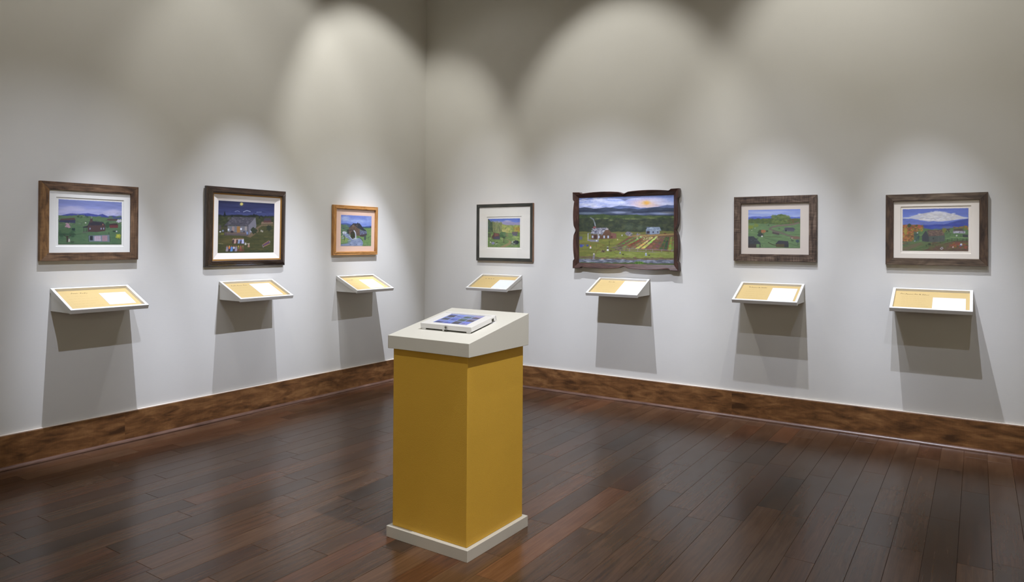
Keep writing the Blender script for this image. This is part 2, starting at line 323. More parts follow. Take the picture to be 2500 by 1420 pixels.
def pic_farm():
    p = Paint([(155, 205), (1590, 148), (1590, 1210), (155, 1190)], 330, 218, 5)
    p.sky([(0, (124, 146, 212)), (.1, (160, 174, 222)), (.2, (190, 194, 224)), (1, (190, 190, 216))])
    p.tex(.05, 8, 30)
    p.ell(1170, 285, 230, 80, (214, 190, 200), .3, .9, .6); p.ell(1175, 295, 130, 50, (226, 196, 172), .3, .9, .6)
    for cx, cy, rx, ry, a in ((480, 235, 120, 32, .9), (290, 300, 150, 22, .8), (640, 280, 150, 24, .7), (800, 275, 60, 22, .95), (380, 330, 200, 16, .7), (700, 225, 130, 14, .6), (1330, 240, 130, 26, .5), (1450, 290, 130, 20, .6), (960, 215, 120, 14, .5), (800, 320, 180, 14, .5), (250, 240, 60, 16, .7), (560, 190, 60, 12, .5)):
        p.ell(cx, cy, rx, ry, (216, 220, 238), .6, a, .5)
    p.dabs(160, 190, 620, 340, 60, 40, 6, [(206, 212, 236), (140, 156, 214), (226, 228, 240)], .6)
    p.ell(1172, 278, 56, 30, (224, 176, 96), .4, .9, .4); p.ell(1175, 280, 26, 18, (230, 170, 70)); p.line([(900, 262), (1400, 215)], 8, (206, 180, 206), .4); p.line([(940, 300), (1080, 318), (1350, 312)], 8, (216, 176, 180), .5)
    p.below([(155, 400), (640, 350), (760, 320), (860, 322), (960, 330), (1080, 352), (1200, 348), (1340, 335), (1480, 308), (1590, 312)], (94, 108, 150), 3)
    p.tex(.10, 14, 30, 300, 380)
    p.below([(155, 362), (240, 346), (330, 362), (420, 368), (560, 346), (650, 352), (760, 372), (880, 360), (1060, 378), (1180, 358), (1330, 340), (1430, 352), (1590, 350)], (62, 72, 92), 3)
    p.below([(155, 395), (300, 385), (480, 392), (620, 400), (760, 378), (860, 400), (1000, 408), (1150, 395), (1300, 384), (1590, 378)], (50, 58, 76), 5, .8)
    p.tex(.15, 16, 30, 350, 450)
    p.ell(760, 425, 150, 18, (150, 160, 186), .5, .8, .6); p.ell(300, 440, 220, 16, (130, 146, 160), .5, .7, .6); p.ell(1400, 436, 200, 16, (150, 164, 196), .5, .8, .6); p.ell(1040, 448, 130, 14, (116, 126, 160), .3, .8, .5); p.ell(1500, 420, 110, 14, (110, 112, 116), .4, .8, .5)
    p.below([(155, 462), (330, 468), (430, 458), (520, 450), (640, 466), (900, 460), (1020, 452), (1150, 470), (1590, 466)], (64, 80, 48), 3)
    p.dabs(160, 470, 1585, 560, 300, 40, 6, [(56, 70, 44), (80, 96, 56), (48, 62, 46), (90, 102, 62)], .5)
    p.below([(155, 510), (400, 500), (600, 520), (900, 512), (1200, 500), (1590, 520)], (58, 66, 50), 12)
    p.dabs(160, 520, 1585, 700, 560, 28, 15, [(50, 60, 46), (70, 78, 54), (44, 54, 46), (78, 84, 58), (60, 66, 56)], .5)
    for cx, cy, rx in ((440, 520, 40), (560, 515, 40), (880, 520, 50), (1000, 520, 80), (1240, 505, 70), (1570, 490, 30), (640, 540, 30)): p.ell(cx, cy, rx, 10, (120, 132, 80), .8, .7, .5)
    p.ell(910, 640, 60, 50, (84, 96, 78), .5, .5, .5); p.ell(1080, 650, 50, 40, (86, 98, 80), .5, .5, .5)
    p.below([(155, 720), (700, 715), (1000, 720), (1300, 700), (1590, 700)], (104, 104, 56), 6)
    p.below([(155, 760), (700, 740), (1590, 760)], (112, 116, 56), 8, .8)
    p.dabs(160, 760, 900, 1110, 300, 60, 12, [(124, 126, 56), (110, 116, 52), (134, 132, 62), (100, 106, 50)], .45)
    p.poly([(960, 760), (1590, 730), (1590, 1010), (660, 960), (740, 900)], (110, 84, 62)); p.line([(900, 780), (1200, 770), (1590, 745)], 22, (156, 130, 76), .8)
    rows = [((1010, 790), (700, 955), (96, 110, 60)), ((1100, 785), (810, 960), (110, 124, 64)), ((1160, 790), (900, 930), (116, 66, 44)), ((1210, 795), (960, 960), (120, 110, 62)), ((1260, 795), (1030, 965), (170, 160, 90)), ((1330, 785), (1120, 960), (160, 172, 80)), ((1390, 790), (1200, 970), (120, 84, 66)), ((1430, 790), (1300, 975), (104, 80, 66)), ((1470, 790), (1390, 975), (66, 84, 54)), ((1500, 790), (1450, 980), (60, 78, 52)), ((1550, 785), (1520, 985), (120, 130, 56)), ((1585, 785), (1580, 985), (106, 118, 60))]
    for a, b, c in rows:
        for k in range(26):
            t = k / 25; x = a[0] + (b[0] - a[0]) * t; y = a[1] + (b[1] - a[1]) * t
            p.ell(x + p.r.uniform(-5, 5), y, 12 + 14 * t, 7 + 3 * t, [min(255, v * p.r.uniform(.8, 1.3)) for v in c])
    p.dabs(1000, 780, 1340, 830, 60, 8, 6, [(190, 196, 140), (150, 160, 90)], .7)
    for k in range(2): p.line([(700, 950 + 34 * k), (900, 968 + 30 * k), (1200, 975 + 36 * k), (1590, 985 + 50 * k)], 9, (132, 118, 112))
    for x in (780, 920, 1040, 1165, 1265, 1400, 1555): p.line([(x, 955 + (x - 700) * .03), (x, 1010 + (x - 700) * .03)], 9, (140, 130, 124))
    p.dabs(660, 930, 900, 1000, 60, 18, 8, [(84, 74, 66), (110, 96, 84), (120, 120, 80)], .7)
    p.below([(155, 1090), (500, 1095), (900, 1110), (1590, 1095)], (110, 100, 76), 8); p.below([(155, 1130), (600, 1128), (1000, 1140), (1590, 1130)], (96, 100, 110), 6)
    p.poly([(900, 1010), (1590, 1030), (1590, 1100), (420, 1100), (450, 1030)], (120, 130, 58)); p.dabs(400, 1010, 1585, 1105, 200, 50, 9, [(132, 140, 64), (112, 124, 54), (140, 148, 80)], .5)
    p.dabs(160, 1095, 1585, 1130, 90, 26, 5, [(120, 84, 70), (90, 76, 60), (100, 110, 60)], .7); p.dabs(160, 1130, 1585, 1180, 150, 34, 4, [(170, 176, 190), (70, 74, 84), (120, 126, 140)], .7)
    p.below([(155, 1178), (500, 1185), (900, 1175), (1590, 1190)], (78, 92, 50), 5); p.ell(1060, 1180, 66, 22, (90, 122, 50), .8); p.dabs(1010, 1160, 1120, 1200, 30, 10, 6, [(120, 150, 60), (60, 90, 40)])
    p.line([(190, 895), (420, 885), (540, 920), (480, 950), (420, 1010), (400, 1060)], 16, (110, 92, 54), .5); p.line([(480, 960), (660, 960)], 10, (104, 92, 60), .6)
    # log house with porch
    p.poly([(370, 640), (415, 640), (415, 668), (370, 668)], (134, 78, 78)); p.poly([(400, 660), (575, 652), (500, 762), (320, 748)], (98, 98, 110)); p.dabs(350, 662, 550, 750, 130, 14, 4, [(150, 150, 160), (72, 72, 84), (190, 190, 196)], .8)
    p.poly([(580, 655), (640, 720), (640, 822), (335, 830), (340, 755), (500, 765)], (100, 74, 58)); p.tex(.10, 4, 110, 690, 830); p.poly([(640, 728), (720, 745), (722, 815), (640, 824)], (120, 84, 72))
    p.line([(575, 655), (500, 765)], 7, (150, 150, 156)); p.poly([(555, 690), (600, 690), (598, 668), (575, 662)], (170, 160, 160))
    for x in (362, 455, 536, 597): p.box(x - 11, 776, x + 11, 812, (180, 190, 206))
    p.box(640, 780, 662, 806, (90, 50, 50)); p.box(385, 770, 420, 828, (70, 52, 50))
    for x in (292, 445): p.line([(x, 748), (x, 850)], 12, (176, 176, 186))
    p.poly([(275, 835), (455, 840), (450, 870), (330, 868)], (130, 128, 140)); p.ell(422, 850, 10, 12, (220, 220, 220)); p.box(610, 856, 617, 922, (60, 52, 44)); p.line([(290, 740), (440, 745)], 6, (120, 120, 130))
    p.line([(402, 628), (392, 580), (372, 530), (330, 505)], 16, (150, 156, 170), .55); p.line([(402, 628), (396, 590)], 10, (190, 194, 206), .7)
    # grey barn and shed
    p.poly([(1190, 640), (1370, 638), (1395, 695), (1160, 690)], (128, 140, 154)); p.dabs(1180, 642, 1375, 690, 60, 16, 4, [(160, 176, 186), (96, 110, 130)], .8); p.poly([(1165, 692), (1368, 690), (1370, 740), (1235, 752), (1165, 742)], (130, 144, 160)); p.box(1172, 700, 1222, 742, (60, 54, 60)); p.box(1262, 704, 1286, 728, (66, 66, 80)); p.box(1334, 704, 1354, 726, (66, 66, 80))
    p.ell(900, 742, 44, 30, (120, 116, 124), .3); p.dabs(860, 730, 965, 775, 30, 12, 6, [(90, 86, 96), (150, 146, 152)]); p.fig(805, 755, 24, (210, 210, 210), (200, 200, 200)); p.fig(1040, 730, 30, (190, 190, 196), (120, 120, 140)); p.dabs(1020, 740, 1080, 765, 14, 8, 5, [(110, 104, 110), (150, 146, 150)])
    p.box(158, 790, 205, 838, (96, 100, 110)); p.box(170, 912, 210, 952, (66, 76, 150)); p.box(268, 912, 300, 940, (66, 70, 130)); p.line([(160, 910), (310, 912)], 4, (90, 90, 110)); p.box(205, 915, 235, 935, (90, 100, 150))
    p.fig(330, 925, 46, (210, 140, 90), (216, 206, 206)); p.fig(590, 952, 56, (60, 50, 50), (222, 222, 222), (30, 26, 26)); p.line([(580, 945), (600, 945)], 6, (220, 220, 220)); p.ell(525, 1010, 32, 17, (96, 80, 66)); p.ell(635, 1002, 22, 12, (90, 76, 60)); p.dabs(480, 985, 560, 1030, 24, 9, 6, [(130, 120, 80), (60, 54, 46)])
    p.fig(738, 822, 20, (220, 216, 190), (190, 180, 140)); p.fig(776, 1015, 34, (206, 206, 206), (110, 110, 150)); p.fig(1165, 1025, 48, (190, 194, 206), (140, 156, 186)); p.ell(1212, 1064, 16, 8, (50, 50, 50)); p.ell(820, 1056, 16, 8, (56, 54, 40)); p.line([(690, 1030), (740, 1045)], 6, (80, 66, 50))
    p.poly([(372, 1050), (400, 1055), (385, 1140), (360, 1135)], (130, 124, 130)); p.ell(380, 1052, 12, 12, (200, 190, 180)); p.ell(505, 1128, 22, 10, (176, 150, 130)); p.line([(418, 900), (418, 955)], 7, (96, 84, 54))
    p.ell(1450, 735, 22, 8, (90, 50, 40)); p.tex(.04, 90, 70)
    return p.done()


def pic_hill():
    p = Paint([(333, 378), (1235, 353), (1233, 1030), (335, 1025)], 200, 154, 6)
    p.sky([(0, (124, 144, 214)), (.12, (146, 164, 224)), (.2, (170, 184, 226)), (1, (150, 160, 210))])
    p.tex(.05, 5, 20); p.ell(560, 420, 240, 24, (190, 200, 228), .4, .7, .6); p.ell(900, 400, 200, 16, (176, 188, 226), .4, .6, .6)
    p.below([(333, 500), (400, 486), (520, 484), (600, 492), (700, 478), (800, 470), (1000, 500), (1080, 488), (1160, 492), (1235, 488)], (92, 112, 196), 3)
    p.below([(333, 520), (440, 502), (540, 512), (650, 508), (760, 500), (1060, 520), (1235, 515)], (72, 92, 184), 3); p.tex(.08, 12, 30, 470, 540)
    p.below([(333, 545), (450, 530), (600, 528), (720, 520), (780, 490), (850, 452), (905, 440), (960, 458), (1020, 490), (1080, 520), (1160, 516), (1235, 515)], (84, 104, 62), 4)
    p.dabs(335, 525, 1230, 610, 240, 20, 10, [(96, 116, 62), (70, 92, 60), (112, 122, 60), (84, 100, 70)], .6); p.dabs(740, 460, 1040, 600, 90, 22, 12, [(104, 126, 64), (86, 112, 70), (120, 134, 78)], .55)
    p.dabs(1020, 530, 1230, 610, 50, 20, 9, [(140, 80, 60), (84, 108, 70), (80, 100, 66)], .5)
    p.below([(333, 600), (600, 615), (850, 625), (1235, 600)], (104, 132, 90), 5); p.dabs(335, 620, 1230, 1020, 300, 44, 9, [(98, 128, 88), (112, 142, 96), (90, 120, 86), (120, 148, 100)], .45)
    p.ell(670, 640, 40, 34, (104, 132, 90)); p.line([(640, 600), (650, 640), (700, 665)], 6, (100, 90, 90), .7)
    p.line([(1200, 590), (1100, 625), (850, 645), (740, 672), (700, 700), (780, 735), (900, 770), (1040, 815), (1230, 870)], 26, (116, 106, 98)); p.line([(1220, 600), (1000, 630), (760, 655)], 12, (136, 110, 100), .7); p.ell(1145, 850, 85, 26, (126, 100, 86), .3)
    p.poly([(950, 700), (975, 676), (1110, 674), (1135, 705), (1130, 745), (990, 740)], (92, 92, 104)); p.poly([(965, 680), (1110, 675), (1160, 712), (980, 712)], (80, 80, 94)); p.box(972, 712, 1000, 742, (50, 50, 60)); p.line([(930, 735), (970, 725)], 10, (90, 90, 110))
    p.poly([(755, 745), (870, 775), (868, 806), (748, 780)], (84, 74, 74)); p.line([(750, 750), (870, 776)], 8, (100, 92, 96)); p.ell(870, 698, 14, 6, (60, 70, 54)); p.ell(685, 636, 16, 8, (60, 84, 60))
    for cx, cy, rx, ry, c in ((375, 670, 46, 32, (128, 142, 60)), (470, 640, 40, 28, (120, 138, 66)), (545, 750, 48, 34, (70, 84, 60)), (540, 805, 52, 30, (62, 72, 70)), (655, 740, 28, 12, (60, 76, 56)), (600, 742, 42, 28, (164, 108, 72))): p.ell(cx, cy, rx, ry, c, .7)
    p.line([(600, 765), (602, 815)], 6, (90, 70, 56)); p.line([(385, 695), (387, 720)], 6, (70, 76, 50)); p.ell(450, 690, 6, 6, (210, 210, 190)); p.ell(395, 726, 7, 6, (210, 210, 190)); p.ell(572, 830, 13, 13, (226, 226, 220))
    p.line([(610, 835), (900, 840)], 6, (84, 84, 56)); p.line([(600, 850), (820, 915)], 4, (60, 76, 56)); p.line([(1040, 945), (1230, 1010)], 4, (56, 70, 54)); p.line([(1040, 800), (1230, 795)], 9, (84, 112, 76)); p.line([(760, 730), (960, 755)], 5, (80, 84, 70))
    p.poly([(333, 832), (425, 830), (550, 945), (530, 965), (470, 962), (333, 968)], (66, 72, 78)); p.dabs(340, 850, 500, 950, 60, 14, 5, [(56, 60, 66), (84, 92, 100)], .6); p.box(333, 965, 475, 1030, (72, 66, 66)); p.line([(540, 960), (540, 1020)], 14, (60, 60, 62)); p.line([(575, 975), (586, 1000)], 5, (50, 66, 50))
    p.line([(680, 935), (760, 975), (820, 985)], 12, (64, 66, 48)); p.poly([(860, 900), (1025, 912), (1035, 960), (805, 958)], (64, 64, 74)); p.poly([(810, 960), (1030, 960), (1030, 1020), (815, 1012)], (84, 76, 60)); p.box(960, 960, 1032, 1020, (56, 60, 64)); p.dabs(820, 965, 960, 990, 20, 16, 5, [(110, 86, 56), (76, 90, 56)])
    p.ell(1190, 910, 30, 26, (66, 84, 96), .5); p.line([(1195, 930), (1198, 985)], 6, (60, 60, 56)); p.ell(1100, 905, 26, 10, (60, 76, 64)); p.line([(1065, 855), (1085, 890)], 7, (50, 66, 56)); p.ell(1090, 858, 20, 10, (190, 180, 170), .5, .6)
    return p.done()


def pic_autumn():
    p = Paint([(365, 340), (1450, 325), (1445, 1028), (365, 1025)], 220, 152, 7)
    p.sky([(0, (92, 112, 196)), (.2, (104, 126, 208)), (1, (120, 140, 210))]); p.tex(.05, 6, 16)
    p.poly([(370, 485), (490, 468), (580, 436), (650, 420), (740, 404), (860, 388), (980, 380), (1080, 396), (1180, 418), (1270, 436), (1340, 462), (1445, 482), (1440, 496), (1300, 508), (1180, 528), (1000, 545), (800, 545), (640, 516), (500, 495), (370, 497)], (206, 203, 208))
    p.dabs(640, 412, 1230, 520, 200, 28, 9, [(228, 226, 230), (186, 184, 196), (208, 202, 190), (234, 232, 232)], .55); p.ell(580, 465, 90, 22, (196, 200, 220), .7, .7, .4); p.ell(950, 395, 110, 22, (226, 224, 228), .7, .8, .4); p.ell(430, 485, 70, 12, (200, 208, 226), .5, .8, .4); p.ell(1390, 485, 50, 12, (200, 208, 226), .5, .8, .4)
    p.below([(365, 500), (480, 506), (600, 518), (700, 540), (780, 548), (880, 538), (1000, 552), (1100, 540), (1180, 548), (1280, 520), (1380, 505), (1445, 495)], (94, 112, 188), 3)
    p.below([(365, 520), (1000, 570), (1150, 570), (1230, 545), (1445, 520)], (110, 126, 196), 4, .5); p.below([(1020, 600), (1180, 560), (1280, 528), (1445, 500)], (54, 76, 160), 3)
    p.below([(690, 615), (830, 600), (980, 590), (1100, 596), (1230, 575), (1330, 580), (1445, 560)], (44, 66, 158), 3); p.below([(640, 640), (800, 636), (900, 620), (1020, 640), (1130, 632), (1445, 640)], (58, 80, 168), 4, .8); p.tex(.10, 12, 30, 490, 680)
    p.ell(1120, 640, 110, 22, (104, 110, 150), .5, .7, .4)
    p.below([(365, 620), (640, 650), (740, 655), (860, 680), (1000, 680), (1060, 665), (1250, 650), (1445, 630)], (86, 116, 76), 5)
    p.dabs(640, 670, 1440, 880, 160, 40, 9, [(90, 124, 78), (108, 140, 88), (76, 106, 74), (124, 152, 98)], .5)
    p.poly([(365, 600), (640, 595), (730, 640), (600, 720), (560, 800), (520, 880), (365, 930)], (140, 96, 56))
    p.dabs(368, 605, 700, 700, 120, 16, 12, [(176, 92, 52), (190, 120, 50), (90, 96, 52), (150, 70, 50), (160, 140, 50)], .75); p.dabs(368, 700, 560, 880, 140, 16, 10, [(170, 84, 46), (190, 130, 60), (110, 84, 50), (190, 100, 60), (150, 140, 60)], .7)
    p.ell(475, 612, 34, 30, (66, 80, 56), .6); p.ell(415, 700, 30, 60, (160, 150, 56), .7, .8); p.ell(600, 615, 24, 20, (84, 90, 50), .6); p.ell(645, 625, 36, 26, (168, 84, 60), .7); p.dabs(560, 720, 640, 860, 60, 12, 16, [(62, 84, 84), (80, 104, 84)], .8); p.dabs(370, 880, 560, 960, 60, 20, 12, [(66, 88, 84), (84, 104, 90), (120, 100, 74)], .7)
    p.below([(365, 960), (520, 900), (700, 875), (1060, 860), (1445, 850)], (92, 112, 72), 5, .9); p.dabs(370, 880, 1440, 1020, 160, 46, 9, [(100, 122, 74), (110, 104, 74), (84, 104, 68)], .5)
    p.poly([(365, 1030), (365, 990), (520, 930), (700, 890), (600, 960), (420, 1030)], (120, 104, 84), .7)
    p.poly([(680, 1030), (900, 960), (1050, 905), (1250, 860), (1445, 855), (1445, 1030)], (100, 78, 66)); p.dabs(800, 890, 1440, 1020, 160, 26, 10, [(112, 84, 70), (88, 72, 60), (120, 96, 72), (96, 100, 60)], .6); p.dabs(1150, 890, 1440, 980, 50, 20, 10, [(170, 80, 50), (150, 60, 50), (110, 110, 50)], .7)
    p.line([(560, 1015), (760, 945), (880, 915), (1000, 890), (1130, 850), (1445, 842)], 7, (70, 90, 56)); p.line([(700, 985), (900, 925), (1130, 868), (1445, 860)], 5, (60, 74, 52), .8)
    for x, y in ((760, 935), (870, 915), (990, 880), (1110, 850), (1180, 838), (1270, 838), (1360, 838), (1420, 838)): p.line([(x, y - 12), (x, y + 28)], 7, (60, 60, 46))
    p.poly([(770, 688), (1020, 680), (1065, 775), (800, 790)], (104, 84, 78)); p.dabs(800, 695, 1040, 775, 90, 15, 6, [(124, 98, 90), (86, 72, 70), (130, 106, 88)], .7); p.poly([(755, 690), (800, 790), (800, 882), (690, 870), (688, 780)], (62, 66, 74)); p.poly([(800, 788), (1065, 778), (1060, 870), (900, 884), (800, 882)], (82, 88, 84)); p.tex(.09, 90, 6, 690, 880)
    p.poly([(800, 795), (1065, 784), (1060, 800), (800, 812)], (72, 92, 84), .6); p.ell(876, 824, 12, 12, (50, 56, 56)); p.dabs(780, 905, 830, 930, 14, 12, 7, [(50, 64, 50)])
    p.ell(1060, 690, 40, 42, (120, 120, 56), .7); p.poly([(1210, 672), (1340, 660), (1390, 710), (1330, 705), (1190, 712)], (88, 76, 70)); p.poly([(1200, 700), (1330, 700), (1400, 705), (1396, 740), (1200, 735)], (170, 168, 180)); p.dabs(1200, 700, 1400, 735, 26, 8, 10, [(110, 104, 120), (196, 196, 206)], .8)
    p.below([(1180, 660), (1250, 640), (1300, 650)], (0, 0, 0), 0, 0.); p.dabs(1370, 620, 1440, 670, 30, 14, 12, [(170, 90, 50), (120, 120, 50)], .8); p.dabs(1210, 630, 1360, 660, 26, 16, 9, [(110, 100, 56), (140, 110, 60)], .8)
    p.box(1095, 665, 1150, 690, (80, 66, 74)); p.dabs(1090, 690, 1150, 750, 20, 9, 9, [(60, 66, 56), (100, 120, 80)]); p.poly([(1350, 758), (1445, 760), (1445, 806), (1360, 800)], (62, 66, 70)); p.ell(1258, 776, 15, 12, (206, 206, 196)); p.ell(614, 732, 10, 10, (206, 206, 214)); p.ell(570, 868, 12, 9, (150, 160, 180)); p.line([(1150, 800), (1440, 812)], 16, (134, 162, 104), .7)
    p.line([(990, 990), (1018, 965), (1035, 985), (1010, 1005), (990, 990)], 8, (200, 196, 206)); p.fig(1198, 940, 36, (200, 110, 90), (206, 196, 196)); p.ell(1330, 920, 18, 16, (216, 216, 226)); p.ell(1318, 940, 16, 12, (90, 96, 150))
    return p.done()


def pic_tablet():
    p = Paint([(0, 0), (400, 0), (400, 290), (0, 290)], 150, 108, 8)
    p.sky([(0, (120, 140, 210)), (1, (96, 120, 200))]); p.tex(.1, 6, 8)
    R = [[((70, 80, 150), (60, 60, 70)), ((90, 120, 220), (80, 100, 190)), ((110, 130, 180), (70, 100, 100)), ((140, 130, 190), (80, 70, 90))],
         [((70, 90, 150), (60, 70, 90)), ((60, 90, 200), (50, 80, 190)), ((80, 110, 130), (56, 90, 70)), ((110, 110, 150), (76, 70, 90))],
         [((90, 110, 200), (56, 66, 130)), ((80, 120, 220), (60, 80, 190)), ((70, 76, 100), (64, 64, 84)), ((80, 100, 220), (120, 120, 200))]]
    for j in range(3):
        for i in range(4):
            a, b = R[j][i]; x = 14 + 96 * i; y = 16 + 90 * j
            p.box(x, y, x + 84, y + 74, a); p.poly([(x, y + 44), (x + 30, y + 34), (x + 60, y + 42), (x + 84, y + 36), (x + 84, y + 74), (x, y + 74)], b); p.ell(x + 30, y + 52, 20, 12, [v * .8 for v in b], .5)
    return p.done()

# ---------------------------------------------------------------- helpers
def srgb(r, g, b):
    def f(c):
        c /= 255.
        return c / 12.92 if c <= .04045 else ((c + .055) / 1.055) ** 2.4
    return (f(r), f(g), f(b), 1)

def new_mat(name):
    m = bpy.data.materials.new(name)
    m.use_nodes = True
    nt = m.node_tree
    return m, nt, nt.nodes['Principled BSDF']

def node(nt, kind, **kw):
    n = nt.nodes.new(kind)
    for k, v in kw.items():
        if k in n.inputs.keys() if isinstance(k, str) else False: n.inputs[k].default_value = v
        else: setattr(n, k, v)
    return n

def ramp(nt, stops):
    r = nt.nodes.new('ShaderNodeValToRGB')
    e = r.color_ramp.elements
    while len(e) > 1: e.remove(e[-1])
    e[0].position = stops[0][0]; e[0].color = stops[0][1]
    for p, c in stops[1:]:
        k = e.new(p); k.color = c
    return r

def mapped(nt, coord, scale, loc=(0, 0, 0)):
    tc = nt.nodes.new('ShaderNodeTexCoord'); mp = nt.nodes.new('ShaderNodeMapping')
    mp.inputs['Scale'].default_value = scale; mp.inputs['Location'].default_value = loc
    nt.links.new(tc.outputs[coord], mp.inputs[0])
    return mp

def paint_mat(name, col, rough=.6, bump=.0, bscale=(300, 300, 300), spec=.5, coord='Object', vary=.03):
    m, nt, b = new_mat(name)
    n1 = node(nt, 'ShaderNodeTexNoise'); n1.inputs['Scale'].default_value = 3; n1.inputs['Detail'].default_value = 5
    mp = mapped(nt, coord, (1, 1, 1)); nt.links.new(mp.outputs[0], n1.inputs['Vector'])
    lo = tuple(c * (1 - vary) for c in col[:3]) + (1,); hi = tuple(min(1, c * (1 + vary)) for c in col[:3]) + (1,)
    r = ramp(nt, [(.3, lo), (.7, hi)]); nt.links.new(n1.outputs['Fac'], r.inputs[0]); nt.links.new(r.outputs[0], b.inputs['Base Color'])
    b.inputs['Roughness'].default_value = rough; b.inputs['Specular IOR Level'].default_value = spec
    if bump:
        mp2 = mapped(nt, coord, bscale); n2 = node(nt, 'ShaderNodeTexNoise'); n2.inputs['Scale'].default_value = 1; n2.inputs['Detail'].default_value = 3
        nt.links.new(mp2.outputs[0], n2.inputs['Vector'])
        bp = nt.nodes.new('ShaderNodeBump'); bp.inputs['Strength'].default_value = bump; bp.inputs['Distance'].default_value = .002
        nt.links.new(n2.outputs['Fac'], bp.inputs['Height']); nt.links.new(bp.outputs[0], b.inputs['Normal'])
    return m

def wood_mat(name, dark, mid, light, along=5., across=90., rough=.6, bump=.4, patch=6., cross=0., spec=.4, knots=0.):
    """Grain runs along U of the UV map (metres)."""
    m, nt, b = new_mat(name)
    L = nt.links.new
    mp = mapped(nt, 'UV', (along, across, 1)); n1 = node(nt, 'ShaderNodeTexNoise'); n1.inputs['Scale'].default_value = 1; n1.inputs['Detail'].default_value = 6; n1.inputs['Roughness'].default_value = .65; n1.inputs['Distortion'].default_value = .6
    L(mp.outputs[0], n1.inputs['Vector'])
    mp2 = mapped(nt, 'UV', (patch, patch * 3, 1), (3, 5, 0)); n2 = node(nt, 'ShaderNodeTexNoise'); n2.inputs['Scale'].default_value = 1; n2.inputs['Detail'].default_value = 4; n2.inputs['Distortion'].default_value = 1.5
    L(mp2.outputs[0], n2.inputs['Vector'])
    mx = nt.nodes.new('ShaderNodeMath'); mx.operation = 'MULTIPLY_ADD'; mx.inputs[1].default_value = .55; L(n1.outputs['Fac'], mx.inputs[0])
    m2 = nt.nodes.new('ShaderNodeMath'); m2.operation = 'MULTIPLY'; m2.inputs[1].default_value = .45; L(n2.outputs['Fac'], m2.inputs[0]); L(m2.outputs[0], mx.inputs[2])
    src = mx.outputs[0]
    if cross:
        mp3 = mapped(nt, 'UV', (260, 12, 1)); n3 = node(nt, 'ShaderNodeTexNoise'); n3.inputs['Scale'].default_value = 1; L(mp3.outputs[0], n3.inputs['Vector'])
        m3 = nt.nodes.new('ShaderNodeMath'); m3.operation = 'MULTIPLY_ADD'; m3.inputs[1].default_value = cross; L(n3.outputs['Fac'], m3.inputs[0]); L(src, m3.inputs[2])
        m4 = nt.nodes.new('ShaderNodeMath'); m4.operation = 'SUBTRACT'; m4.inputs[1].default_value = cross * .5; L(m3.outputs[0], m4.inputs[0]); src = m4.outputs[0]
    if knots:
        mp4 = mapped(nt, 'UV', (2.2, 7, 1)); v = node(nt, 'ShaderNodeTexVoronoi'); v.inputs['Scale'].default_value = 1; L(mp4.outputs[0], v.inputs['Vector'])
        k = nt.nodes.new('ShaderNodeMapRange'); k.inputs['From Min'].default_value = .02; k.inputs['From Max'].default_value = .28; k.inputs['To Min'].default_value = knots; k.inputs['To Max'].default_value = 0
        L(v.outputs['Distance'], k.inputs['Value']); s = nt.nodes.new('ShaderNodeMath'); s.operation = 'SUBTRACT'; L(src, s.inputs[0]); L(k.outputs[0], s.inputs[1]); src = s.outputs[0]
    r = ramp(nt, [(.35, dark), (.5, mid), (.66, light)]); L(src, r.inputs[0]); L(r.outputs[0], b.inputs['Base Color'])
    b.inputs['Roughness'].default_value = rough; b.inputs['Specular IOR Level'].default_value = spec
    bp = nt.nodes.new('ShaderNodeBump'); bp.inputs['Strength'].default_value = bump; bp.inputs['Distance'].default_value = .0015; L(src, bp.inputs['Height']); L(bp.outputs[0], b.inputs['Normal'])
    return m

